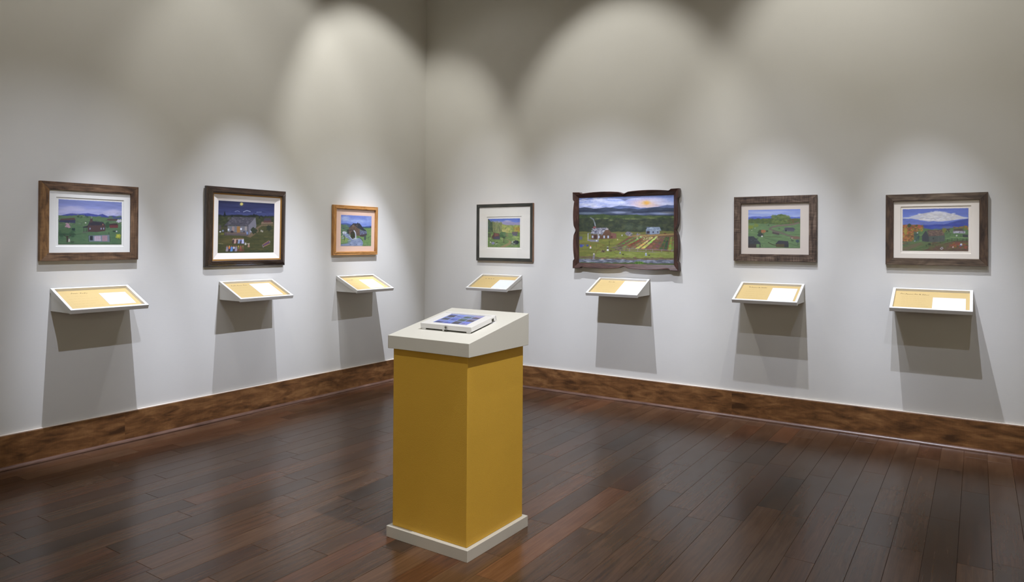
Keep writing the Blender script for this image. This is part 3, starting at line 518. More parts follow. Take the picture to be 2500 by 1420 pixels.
class MB:
    """Mesh builder: quads/polys with UVs and material index -> one object."""
    def __init__(s): s.v = []; s.f = []; s.uv = []; s.mi = []
    def face(s, pts, uv=None, mi=0):
        i = len(s.v); s.v += [tuple(p) for p in pts]; s.f.append(tuple(range(i, i + len(pts))))
        if uv is None: uv = auto_uv(pts)
        s.uv += uv; s.mi.append(mi)
    def box(s, x0, x1, y0, y1, z0, z1, mi=0):
        a = [(x0, y0), (x1, y0), (x1, y1), (x0, y1)]
        s.face([(x, y, z1) for x, y in a], mi=mi); s.face([(x, y, z0) for x, y in reversed(a)], mi=mi)
        for k in range(4):
            p, q = a[k], a[(k + 1) % 4]
            s.face([(p[0], p[1], z0), (q[0], q[1], z0), (q[0], q[1], z1), (p[0], p[1], z1)], mi=mi)
    def prism(s, poly, x0, x1, mi=0):
        """poly: (y, z) outline counter-clockwise seen from +x, extruded in x."""
        s.face([(x1, y, z) for y, z in poly], mi=mi); s.face([(x0, y, z) for y, z in reversed(poly)], mi=mi)
        n = len(poly)
        for k in range(n):
            p, q = poly[k], poly[(k + 1) % n]
            s.face([(x1, p[0], p[1]), (x0, p[0], p[1]), (x0, q[0], q[1]), (x1, q[0], q[1])], mi=mi)
    def build(s, name, mats, parent=None, bevel=0., seg=2, xf=None, weld=True, smooth=False):
        me = bpy.data.meshes.new(name)
        v = s.v if xf is None else [tuple(xf @ Vector(p)) for p in s.v]
        me.from_pydata(v, [], s.f)
        uvl = me.uv_layers.new(name='UVMap')
        uvl.data.foreach_set('uv', np.array(s.uv, 'f').ravel())
        me.polygons.foreach_set('material_index', s.mi)
        if not isinstance(mats, (list, tuple)): mats = [mats]
        for m in mats: me.materials.append(m)
        if weld:
            bm = bmesh.new(); bm.from_mesh(me)
            bmesh.ops.remove_doubles(bm, verts=bm.verts, dist=1e-5)
            bmesh.ops.recalc_face_normals(bm, faces=bm.faces)
            bm.to_mesh(me); bm.free()
        if smooth: me.polygons.foreach_set('use_smooth', [True] * len(me.polygons))
        me.update()
        o = bpy.data.objects.new(name, me); COL.objects.link(o)
        if parent: o.parent = parent
        if bevel:
            b = o.modifiers.new('bevel', 'BEVEL'); b.width = bevel; b.segments = seg; b.limit_method = 'ANGLE'; b.angle_limit = math.radians(35)
        return o

def auto_uv(pts):
    p = [Vector(q) for q in pts]
    n = (p[1] - p[0]).cross(p[2] - p[0])
    a = [abs(c) for c in n]
    k = a.index(max(a))
    i, j = [(1, 2), (0, 2), (0, 1)][k]
    return [(q[i], q[j]) for q in p]

def thing(name, loc, label, cat, group=None, rot=(0, 0, 0)):
    o = bpy.data.objects.new(name, None); COL.objects.link(o)
    o.location = loc; o.rotation_euler = rot; o.empty_display_size = .1
    o['label'] = label; o['category'] = cat
    if group: o['group'] = group
    return o

def struct(o):
    o['kind'] = 'structure'
    return o

# ---------------------------------------------------------------- shell materials
def wall_material():
    m, nt, b = new_mat('wall_linen_paint')
    L = nt.links.new
    g = node(nt, 'ShaderNodeNewGeometry')
    n1 = node(nt, 'ShaderNodeTexNoise'); n1.inputs['Scale'].default_value = 1.3; n1.inputs['Detail'].default_value = 4; L(g.outputs['Position'], n1.inputs['Vector'])
    r = ramp(nt, [(.3, srgb(204, 202, 195)), (.7, srgb(209, 207, 201))]); L(n1.outputs['Fac'], r.inputs[0]); L(r.outputs[0], b.inputs['Base Color'])
    mp = node(nt, 'ShaderNodeMapping'); mp.inputs['Scale'].default_value = (14, 14, 420); L(g.outputs['Position'], mp.inputs[0])
    n2 = node(nt, 'ShaderNodeTexNoise'); n2.inputs['Scale'].default_value = 1; n2.inputs['Detail'].default_value = 3; L(mp.outputs[0], n2.inputs['Vector'])
    bp = node(nt, 'ShaderNodeBump'); bp.inputs['Strength'].default_value = .22; bp.inputs['Distance'].default_value = .0012; L(n2.outputs['Fac'], bp.inputs['Height']); L(bp.outputs[0], b.inputs['Normal'])
    b.inputs['Roughness'].default_value = .82; b.inputs['Specular IOR Level'].default_value = .25
    return m

def floor_material():
    m, nt, b = new_mat('hand_scraped_planks')
    L = nt.links.new
    at = node(nt, 'ShaderNodeAttribute'); at.attribute_name = 'board'
    sep = node(nt, 'ShaderNodeSeparateColor'); L(at.outputs['Color'], sep.inputs[0])
    uv = node(nt, 'ShaderNodeTexCoord')
    mp = node(nt, 'ShaderNodeMapping'); mp.inputs['Scale'].default_value = (48, 2.2, 1); L(uv.outputs['UV'], mp.inputs[0])
    n1 = node(nt, 'ShaderNodeTexNoise'); n1.inputs['Scale'].default_value = 1; n1.inputs['Detail'].default_value = 7; n1.inputs['Roughness'].default_value = .62; n1.inputs['Distortion'].default_value = .9; L(mp.outputs[0], n1.inputs['Vector'])
    mp2 = node(nt, 'ShaderNodeMapping'); mp2.inputs['Scale'].default_value = (7, 2.2, 1); L(uv.outputs['UV'], mp2.inputs[0])
    n2 = node(nt, 'ShaderNodeTexNoise'); n2.inputs['Scale'].default_value = 1; n2.inputs['Detail'].default_value = 3; n2.inputs['Distortion'].default_value = 1.2; L(mp2.outputs[0], n2.inputs['Vector'])
    a1 = node(nt, 'ShaderNodeMath'); a1.operation = 'MULTIPLY_ADD'; a1.inputs[1].default_value = .5; L(n1.outputs['Fac'], a1.inputs[0])
    a2 = node(nt, 'ShaderNodeMath'); a2.operation = 'MULTIPLY'; a2.inputs[1].default_value = .3; L(n2.outputs['Fac'], a2.inputs[0]); L(a2.outputs[0], a1.inputs[2])
    a3 = node(nt, 'ShaderNodeMath'); a3.operation = 'MULTIPLY_ADD'; a3.inputs[1].default_value = .22; L(sep.outputs[0], a3.inputs[0]); L(a1.outputs[0], a3.inputs[2])
    r = ramp(nt, [(.26, srgb(44, 30, 21)), (.42, srgb(76, 54, 39)), (.58, srgb(96, 69, 50)), (.80, srgb(120, 90, 67))]); L(a3.outputs[0], r.inputs[0])
    # reddish or grey-brown boards
    hs = node(nt, 'ShaderNodeMix'); hs.data_type = 'RGBA'; hs.blend_type = 'MULTIPLY'; hs.inputs['Factor'].default_value = .75
    r2 = ramp(nt, [(0, (1.16, .88, .76, 1)), (.2, (1.02, .98, .95, 1)), (.7, (1, 1, 1, 1)), (1, (.90, .96, 1.02, 1))]); L(sep.outputs[1], r2.inputs[0])
    L(r.outputs[0], hs.inputs['A']); L(r2.outputs[0], hs.inputs['B']); L(hs.outputs['Result'], b.inputs['Base Color'])
    rr = node(nt, 'ShaderNodeMapRange'); rr.inputs['To Min'].default_value = .16; rr.inputs['To Max'].default_value = .32; L(n2.outputs['Fac'], rr.inputs['Value']); L(rr.outputs[0], b.inputs['Roughness'])
    b.inputs['Specular IOR Level'].default_value = .42
    bp = node(nt, 'ShaderNodeBump'); bp.inputs['Strength'].default_value = .35; bp.inputs['Distance'].default_value = .0012; L(a1.outputs[0], bp.inputs['Height']); L(bp.outputs[0], b.inputs['Normal'])
    return m

M_WALL = wall_material()
M_CEIL = paint_mat('ceiling_paint', srgb(196, 193, 186), .9)
M_BASE = wood_mat('stained_alder', srgb(68, 44, 24), srgb(112, 76, 44), srgb(146, 106, 66), 6, 24, .42, .15, 4., .08, .4, .25)
M_SHOE = wood_mat('glossy_shoe_moulding', srgb(74, 52, 44), srgb(104, 78, 66), srgb(128, 100, 86), 4, 60, .28, .1, 3., 0, .5)
M_CAULK = paint_mat('cream_caulk', srgb(226, 214, 200), .5)

# ---------------------------------------------------------------- shell
RX, RY, CH = 9.4, -9.4, 4.9
def shell():
    for nm, c in (('wall_right', (-.2, RX, 0, .2, -.1, CH)), ('wall_left', (-.2, 0, RY, 0, -.1, CH)), ('wall_far_right', (RX, RX + .2, RY, .2, -.1, CH)), ('wall_behind', (-.2, RX + .2, RY - .2, RY, -.1, CH))):
        m = MB(); m.box(*c); struct(m.build(nm, M_WALL))
    m = MB(); m.box(-.2, RX + .2, RY - .2, .2, CH, CH + .1); struct(m.build('ceiling', M_CEIL))
    # baseboards: boards of finite length, shoe moulding, caulk line
    def board_run(nm, left, cuts):
        m = MB()
        for a, b_ in zip(cuts[:-1], cuts[1:]):
            off = random.uniform(0, 50)
            prof = [(0, 0), (.019, 0), (.019, .197), (.017, .199), (0, .199)]
            pts = []
            for k in range(len(prof)):
                (h1, z1), (h2, z2) = prof[k], prof[(k + 1) % len(prof)]
                if left: q = [(h1, a, z1), (h2, a, z2), (h2, b_, z2), (h1, b_, z1)]
                else: q = [(a, -h1, z1), (a, -h2, z2), (b_, -h2, z2), (b_, -h1, z1)]
                m.face(q, [(a + off, z1 + h1), (a + off, z2 + h2), (b_ + off, z2 + h2), (b_ + off, z1 + h1)])
            for t in (a, b_):
                m.face([((h, t, z) if left else (t, -h, z)) for h, z in prof])
        return struct(m.build(nm, M_BASE, weld=False))
    board_run('baseboard_left', True, [-9.3, -6.2, -3.05, -.0195])
    board_run('baseboard_right', False, [0., .92, 3.1515, 3.153, 6.1, 9.3])
    for nm, left in (('trim_1', True), ('trim_2', False)):
        m = MB(); R = .019
        arc = [(.019, 0.)] + [(.019 + R * math.cos(t), R * math.sin(t)) for t in [i * math.pi / 16 for i in range(9)]]
        for k in range(len(arc) - 1, 0, -1):
            (h1, z1), (h2, z2) = arc[k], arc[k - 1]
            s0 = -9.3 if left else .019; s1 = -.019 if left else 9.3
            if left: q = [(h1, s0, z1), (h2, s0, z2), (h2, s1, z2), (h1, s1, z1)]
            else: q = [(s0, -h1, z1), (s0, -h2, z2), (s1, -h2, z2), (s1, -h1, z1)]
            m.face(q, [(s0, z1), (s0, z2), (s1, z2), (s1, z1)])
        struct(m.build(nm, M_SHOE, smooth=True))
    for nm, left in (('trim_3', True), ('trim_4', False)):
        m = MB()
        if left: m.prism([(0, 0)] * 0 + [(-9.3, .199), (-.001, .199), (-.001, .2045), (-9.3, .2045)], 0, .0155)
        else: m.box(0, 9.3, -.0155, 0, .199, .2045)
        struct(m.build(nm, M_CAULK, bevel=.002))
shell()

def floor():
    m = MB(); att = []
    rng = random.Random(11)
    W = .12477; x = 3.302 - 28 * W
    g = .0013; d = .0018
    fm = floor_material()
    while x < RX:
        x0, x1 = x, x + W
        y = RY - rng.uniform(0, 1.2)
        while y < 0:
            ln = rng.choice((.45, .6, .75, .9, 1.05, 1.2)) + rng.uniform(-.05, .05)
            y0, y1 = y, min(y + ln, .06)
            c = (rng.random(), rng.random(), rng.random())
            o = (rng.uniform(0, 40), rng.uniform(0, 40))
            T = [(x0 + g, y0 + g, 0), (x1 - g, y0 + g, 0), (x1 - g, y1 - g, 0), (x0 + g, y1 - g, 0)]
            B = [(x0, y0, -d), (x1, y0, -d), (x1, y1, -d), (x0, y1, -d)]
            f = [T] + [[B[k], B[(k + 1) % 4], T[(k + 1) % 4], T[k]] for k in range(4)]
            for q in f:
                m.face(q, [(p[0] - x0 + o[0], p[1] - y0 + o[1]) for p in q]); att += [c] * 4
            y += ln
        x += W
    me_o = m.build('floor', fm, weld=False)
    a = me_o.data.color_attributes.new('board', 'FLOAT_COLOR', 'CORNER')
    a.data.foreach_set('color', np.array([(r_, g_, b_, 1) for r_, g_, b_ in att], 'f').ravel())
    struct(me_o)
floor()

# ---------------------------------------------------------------- picture frames
def wall_thing(side, s, z, name, label, cat, group, lean=0.):
    if side == 'R': return thing(name, (s, 0, z), label, cat, group, (lean, 0, 0))
    return thing(name, (0, s, z), label, cat, group, (lean, 0, math.pi / 2))

def rails(parent, w, h, prof, mats, segmi=None, outline=None, names=('bottom_rail', 'side_rail', 'top_rail', 'side_rail'), part_mats=None, n=1, bevel=.0012):
    """Four mitred members. prof: (inset, height above wall) from the outer back edge round to the inner back edge."""
    C = [Vector((-w / 2, 0, 0)), Vector((w / 2, 0, 0)), Vector((w / 2, 0, h)), Vector((-w / 2, 0, h))]
    D = [Vector((1, 0, 0)), Vector((0, 0, 1)), Vector((-1, 0, 0)), Vector((0, 0, -1))]
    N = [Vector((0, 0, 1)), Vector((-1, 0, 0)), Vector((0, 0, -1)), Vector((1, 0, 0))]
    for k in range(4):
        m = MB(); a = C[k]; b = C[(k + 1) % 4]; L = (b - a).length; off = random.uniform(0, 60); offv = random.uniform(0, 9)
        def pt(j, i):
            v, hh = prof[j]; t = i / n
            ov = v
            s = v + t * (L - 2 * v)
            if outline and v < .012: ov = v + outline(t, L, k) * (1 if v < .005 else .9)
            p = a + D[k] * s + N[k] * ov
            return Vector((p.x, -hh, p.z)), (s + off, offv + sum(math.hypot(prof[q + 1][0] - prof[q][0], prof[q + 1][1] - prof[q][1]) for q in range(j)))
        for j in range(len(prof) - 1):
            for i in range(n):
                q = [pt(j, i), pt(j, i + 1), pt(j + 1, i + 1), pt(j + 1, i)]
                m.face([p[0] for p in q], [p[1] for p in q], segmi[j] if segmi else 0)
        for i in range(n):
            q = [pt(len(prof) - 1, i), pt(len(prof) - 1, i + 1), pt(0, i + 1), pt(0, i)]
            m.face([p[0] for p in q], [p[1] for p in q])
        for i in (0, n):
            q = [pt(j, i) for j in range(len(prof))]
            m.face([p[0] for p in q], [p[1] for p in q])
        m.build(names[k], (part_mats[k] if part_mats else mats), parent, bevel=bevel, seg=1)

def ring(parent, name, outer, inner, h0, h1, mat, slope=0.):
    """Flat board with a window: outer/inner = (x0, x1, z0, z1); front face at h1."""
    m = MB()
    def c(r, h, g=0.): return [(r[0] - g, -h, r[2] - g), (r[1] + g, -h, r[2] - g), (r[1] + g, -h, r[3] + g), (r[0] - g, -h, r[3] + g)]
    A = c(outer, h1); B = c(inner, h1, slope); E = c(inner, h0); F = c(outer, h0)
    for k in range(4):
        j = (k + 1) % 4
        m.face([A[k], A[j], B[j], B[k]]); m.face([B[k], B[j], E[j], E[k]]); m.face([E[k], E[j], F[j], F[k]]); m.face([F[k], F[j], A[j], A[k]])
    return m.build(name, mat, parent)

def picture(parent, name, rect, h, img, mat, deckle=0., seed=0):
    """Painted sheet: a fine grid whose vertex colours are the paint itself."""
    H, W = img.shape[:2]; x0, x1, z0, z1 = rect
    rng = np.random.default_rng(seed)
    def wob(n, a):
        k = np.convolve(rng.normal(size=n + 8), np.ones(5) / 5, 'same')[4:4 + n]
        return a * (k + .6 * np.convolve(rng.normal(size=n), np.ones(2) / 2, 'same'))
    top = z1 - np.abs(wob(W + 1, deckle)) if deckle else np.full(W + 1, z1)
    lft = wob(H + 1, deckle * .35) if deckle else np.zeros(H + 1)
    rgt = wob(H + 1, deckle * .35) if deckle else np.zeros(H + 1)
    U, V = np.meshgrid(np.linspace(0, 1, W + 1), np.linspace(0, 1, H + 1))
    X = (x0 + lft[:, None]) * (1 - U) + (x1 + rgt[:, None]) * U
    Z = top[None, :] * (1 - V) + z0 * V
    co = np.stack([X, np.full_like(X, -h), Z], -1).reshape(-1, 3)
    idx = np.arange((W + 1) * (H + 1)).reshape(H + 1, W + 1)
    f = np.stack([idx[1:, :-1], idx[1:, 1:], idx[:-1, 1:], idx[:-1, :-1]], -1).reshape(-1, 4)
    me = bpy.data.meshes.new(name)
    me.vertices.add(len(co)); me.vertices.foreach_set('co', co.astype('f').ravel())
    me.loops.add(f.size); me.loops.foreach_set('vertex_index', f.astype('i').ravel())
    me.polygons.add(len(f)); me.polygons.foreach_set('loop_start', np.arange(0, f.size, 4, dtype='i')); me.polygons.foreach_set('loop_total', np.full(len(f), 4, 'i'))
    me.update()
    P = np.pad(img, ((1, 1), (1, 1), (0, 0)), 'edge'); P = (P[:-1, :-1] + P[1:, :-1] + P[:-1, 1:] + P[1:, 1:]) / 4
    a = me.color_attributes.new('paint', 'FLOAT_COLOR', 'POINT')
    a.data.foreach_set('color', np.concatenate([P, np.ones(P.shape[:2] + (1,))], -1).astype('f').ravel())
    me.materials.append(mat)
    o = bpy.data.objects.new(name, me); COL.objects.link(o); o.parent = parent
    return o

def art_mat(name, gain=1.0, rough=.5, emit=0., sat=1.):
    m, nt, b = new_mat(name)
    at = node(nt, 'ShaderNodeAttribute'); at.attribute_name = 'paint'
    hv = node(nt, 'ShaderNodeHueSaturation'); hv.inputs['Value'].default_value = gain; hv.inputs['Saturation'].default_value = sat
    nt.links.new(at.outputs['Color'], hv.inputs['Color']); nt.links.new(hv.outputs[0], b.inputs['Base Color'])
    b.inputs['Roughness'].default_value = rough; b.inputs['Specular IOR Level'].default_value = .3
    if emit:
        nt.links.new(hv.outputs[0], b.inputs['Emission Color']); b.inputs['Emission Strength'].default_value = emit
    return m

def glazing_mat():
    m = bpy.data.materials.new('picture_glass'); m.use_nodes = True; nt = m.node_tree; nt.nodes.clear()
    o = node(nt, 'ShaderNodeOutputMaterial'); mx = node(nt, 'ShaderNodeMixShader'); t = node(nt, 'ShaderNodeBsdfTransparent'); g = node(nt, 'ShaderNodeBsdfGlossy'); lw = node(nt, 'ShaderNodeLayerWeight'); pw = node(nt, 'ShaderNodeMath'); fr = node(nt, 'ShaderNodeMath')
    t.inputs[0].default_value = (.985, .99, .985, 1); g.inputs['Roughness'].default_value = .02; lw.inputs[0].default_value = .5; pw.operation = 'POWER'; pw.inputs[1].default_value = 5; fr.operation = 'MULTIPLY_ADD'; fr.inputs[1].default_value = .7; fr.inputs[2].default_value = .035
    nt.links.new(lw.outputs['Facing'], pw.inputs[0]); nt.links.new(pw.outputs[0], fr.inputs[0])
    nt.links.new(fr.outputs[0], mx.inputs[0]); nt.links.new(t.outputs[0], mx.inputs[1]); nt.links.new(g.outputs[0], mx.inputs[2]); nt.links.new(mx.outputs[0], o.inputs[0])
    return m
M_GLASS = glazing_mat()
M_ART = art_mat('artist_paint', .86, .45, 0., .94)

def glass(parent, r, h):
    m = MB(); m.face([(r[0], -h, r[2]), (r[1], -h, r[2]), (r[1], -h, r[3]), (r[0], -h, r[3])]); m.build('glazing', M_GLASS, parent, weld=False)

GP = 'framed paintings on the gallery walls'
def matted(side, s0, s1, z0, z1, fw, win, art, img, fmats, mcol, name, label, prof=None, segmi=None, deckle=0., part_mats=None, window=True, lean=0., hf=.03, glz=True, seed=0):
    cx = (s0 + s1) / 2; t = wall_thing(side, cx, z0, name, label, 'picture', GP, lean)
    w, h = s1 - s0, z1 - z0
    prof = prof or [(0, 0), (0, hf - .001), (.001, hf), (fw - .002, hf), (fw, hf - .002), (fw, .019), (fw + .0, .004)]
    rails(t, w, h, prof, fmats, segmi, part_mats=part_mats)
    loc = lambda r: (r[0] - cx, r[1] - cx, r[2] - z0, r[3] - z0)
    mm = paint_mat(name + '_mat_board', mcol, .85)
    inn = (-w / 2 + fw - .003, w / 2 - fw + .003, fw - .003, h - fw + .003)
    mb = MB(); mb.box(inn[0], inn[1], -.006, -.0015, inn[2], inn[3]); mb.build('backing_board', mm, t)
    if window: ring(t, 'mat_board', inn, loc(win), .0135, .0168, mm, .0022)
    hb = .0125 if window else .0155
    mb = MB(); mb.box(inn[0], inn[1], -hb, -.008, inn[2], inn[3]); mb.build('undermat', mm, t)
    picture(t, 'painting', loc(art), hb + .0012, img, M_ART, deckle, seed)
    if glz: glass(t, (inn[0], inn[1], inn[2], inn[3]), .0215)
    return t

WD = lambda n, a, b, c, **k: wood_mat(n, srgb(*a), srgb(*b), srgb(*c), **k)
barn1 = WD('barnwood_brown', (44, 31, 22), (92, 69, 50), (128, 100, 74), cross=.12, bump=.8)
barn1b = WD('barnwood_amber', (62, 42, 24), (116, 84, 50), (150, 114, 72), along=8, across=50, cross=.1, bump=.8)
barn6 = WD('barnwood_sawn_grey', (34, 26, 20), (80, 64, 52), (122, 104, 88), cross=.35, along=4, bump=.9)
barn7 = WD('barnwood_grey_brown', (40, 31, 24), (84, 69, 54), (118, 102, 84), along=4, across=70, bump=.9)
barn7b = WD('barnwood_dark_brown', (38, 27, 19), (70, 53, 39), (96, 75, 55), along=9, across=40)
dark2 = WD('dark_walnut_moulding', (30, 20, 14), (50, 36, 27), (72, 54, 42), rough=.26, bump=.1, spec=.7)
gold = paint_mat('dull_gold_liner', srgb(160, 116, 52), .45); gold.node_tree.nodes['Principled BSDF'].inputs['Metallic'].default_value = .35
linen = paint_mat('linen_liner', srgb(226, 218, 208), .9, .3, (500, 500, 500))
honey = WD('honey_pine', (122, 78, 36), (172, 122, 66), (196, 146, 86), along=4, across=60, rough=.4, bump=.15)
black4 = WD('black_green_stain', (36, 36, 30), (54, 54, 47), (72, 70, 60), rough=.5, bump=.1)
edge4 = WD('raw_wood_edge', (110, 78, 56), (142, 106, 80), (160, 124, 98), rough=.6)
red5 = WD('carved_dark_oak', (36, 22, 18), (66, 43, 36), (92, 64, 55), along=7, across=60, rough=.4, bump=.2)

matted('L', -3.570, -2.976, 1.216, 1.703, .050, (-3.476, -3.068, 1.306, 1.608), (-3.463, -3.079, 1.317, 1.597), pic_quilts(), barn1, srgb(232, 230, 224), 'framed_painting',
       'brown barnwood frame, quilts on a line before a cabin, leftmost on the left wall', deckle=.0013, part_mats=[barn1, barn1, barn1, barn1b], seed=1)

# night scene in a deep stepped moulding with gold and linen liners
def night():
    s0, s1, z0, z1 = -2.479, -1.771, 1.149, 1.750
    t = wall_thing('L', (s0 + s1) / 2, z0, 'framed_painting', 'dark walnut frame with linen liner, night dance before a grey cabin under a moon', 'picture', GP, .016)
    w, h = s1 - s0, z1 - z0
    rails(t, w, h, [(0, 0), (0, .022), (.004, .027), (.009, .027), (.011, .031), (.020, .038), (.028, .040), (.031, .044), (.040, .046), (.044, .043), (.048, .036), (.048, .005)], dark2, bevel=.0008)
    def liner(name, a, b_, ha, hb, mat):
        m = MB()
        o = (-w / 2 + a, w / 2 - a, a, h - a); i = (-w / 2 + b_, w / 2 - b_, b_, h - b_)
        c = lambda r, hh: [(r[0], -hh, r[2]), (r[1], -hh, r[2]), (r[1], -hh, r[3]), (r[0], -hh, r[3])]
        A, B, E, F = c(o, ha), c(i, hb), c(i, .004), c(o, .004)
        for k in range(4):
            j = (k + 1) % 4
            m.face([A[k], A[j], B[j], B[k]]); m.face([B[k], B[j], E[j], E[k]]); m.face([E[k], E[j], F[j], F[k]]); m.face([F[k], F[j], A[j], A[k]])
        m.build(name, mat, t)
    liner('gold_liner', .047, .058, .033, .030, gold)
    liner('linen_liner', .058, .104, .028, .015, linen)
    mb = MB(); mb.box(-w / 2 + .05, w / 2 - .05, -.004, -.001, .05, h - .05); mb.build('backing_board', paint_mat('brown_backing', srgb(120, 96, 70), .9), t)
    picture(t, 'painting', (-w / 2 + .103, w / 2 - .103, .103, h - .103), .0145, pic_night(), M_ART)
night()

matted('L', -1.257, -.712, 1.222, 1.669, .033, (-1.163, -.787, 1.305, 1.582), (-1.163, -.787, 1.305, 1.582), pic_mill(), honey, srgb(224, 188, 166), 'framed_painting',
       'small honey pine frame with peach mat, stone mill beside a stream', window=False, lean=.012, seed=3,
       prof=[(0, 0), (0, .026), (.003, .029), (.012, .027), (.018, .030), (.030, .030), (.033, .027), (.033, .019), (.033, .004)])
matted('R', .677, 1.322, 1.167, 1.711, .029, (.796, 1.192, 1.289, 1.588), (.806, 1.175, 1.298, 1.571), pic_spring(), [black4, edge4], srgb(222, 217, 206), 'framed_painting',
       'thin black-green frame with wide off-white mat and a small spring landscape', segmi=[1, 1, 0, 0, 0, 0], deckle=.0011, hf=.026, seed=4)

def farm():
    s0, s1, z0, z1 = 1.756, 2.729, 1.120, 1.792
    t = wall_thing('R', (s0 + s1) / 2, z0, 'framed_painting', 'largest painting, farm below blue mountains in a scalloped dark carved frame', 'picture', GP, .014)
    w, h = s1 - s0, z1 - z0
    def outline(tt, L, k):
        d = min(tt, 1 - tt) * L; half = L / 2; c = half - d
        e = .066
        if d < e: return .002 * (d / e)
        if d < e + .016: return .002 + .014 * (d - e) / .016
        u = (d - e - .016) / (half - e - .016)
        base = .016 - .012 * math.sin(min(1, u * 1.02) * math.pi) ** .8
        if c < .045: base += .015 * (1 - c / .045) ** 1.2
        return base
    prof = [(0, 0), (0, .048), (.002, .051), (.006, .051), (.024, .043), (.044, .027), (.049, .024), (.049, .008)]
    rails(t, w, h, prof, red5, outline=outline, n=90, bevel=0)
    mb = MB(); mb.box(-w / 2 + .047, w / 2 - .047, -.012, -.008, .047, h - .047); mb.build('canvas_board', paint_mat('canvas_board', srgb(120, 96, 70), .9), t)
    picture(t, 'painting', (-w / 2 + .047, w / 2 - .047, .047, h - .047), .0175, pic_farm(), M_ART)
farm()
matted('R', 3.165, 3.765, 1.214, 1.707, .054, (3.272, 3.649, 1.316, 1.605), (3.272, 3.649, 1.316, 1.605), pic_hill(), barn6, srgb(206, 194, 182), 'framed_painting',
       'rough sawn grey-brown frame with beige mat, green hill and winding road', window=False, seed=6)
matted('R', 4.211, 4.799, 1.208, 1.691, .0475, (4.303, 4.705, 1.291, 1.605), (4.313, 4.692, 1.306, 1.590), pic_autumn(), barn7, srgb(228, 218, 204), 'framed_painting',
       'barnwood frame with cream mat, big white cloud over a barn, rightmost on the right wall', deckle=.0012, part_mats=[barn7, barn7b, barn7, barn7b], seed=7)

# ---------------------------------------------------------------- slanted label stands
M_STAND = paint_mat('stand_white_paint', srgb(217, 215, 209), .45, .12, (120, 120, 120))
M_PANEL = paint_mat('yellow_text_panel', srgb(199, 173, 116), .55)
M_CARD = paint_mat('white_note_card', srgb(218, 221, 233), .6)
M_INK = paint_mat('brown_ink', srgb(84, 66, 28), .6)
M_TEXT = paint_mat('fine_brown_print', srgb(178, 150, 90), .6)
M_PEN = paint_mat('pale_grey_print', srgb(196, 198, 212), .6)

def scribble(m, x, y, ln, hgt, wd, rng):
    """One illegible handwritten word as a ribbon in the panel plane (x along, y down)."""
    n = max(4, int(ln / (hgt * .45)))
    pts = []
    for i in range(n + 1):
        up = hgt * (rng.uniform(.3, .55) if rng.random() < .8 else rng.uniform(.8, 1.)) if i % 2 else 0
        if i in (0, 1): up = hgt if i else 0
        pts.append((x + ln * i / n, y - up))
    for (ax, ay), (bx, by) in zip(pts[:-1], pts[1:]):
        L = math.hypot(bx - ax, by - ay) + 1e-9; nx, ny = -(by - ay) / L * wd / 2, (bx - ax) / L * wd / 2
        m.face([(ax + nx, ay + ny, 0), (bx + nx, by + ny, 0), (bx - nx, by - ny, 0), (ax - nx, ay - ny, 0)])

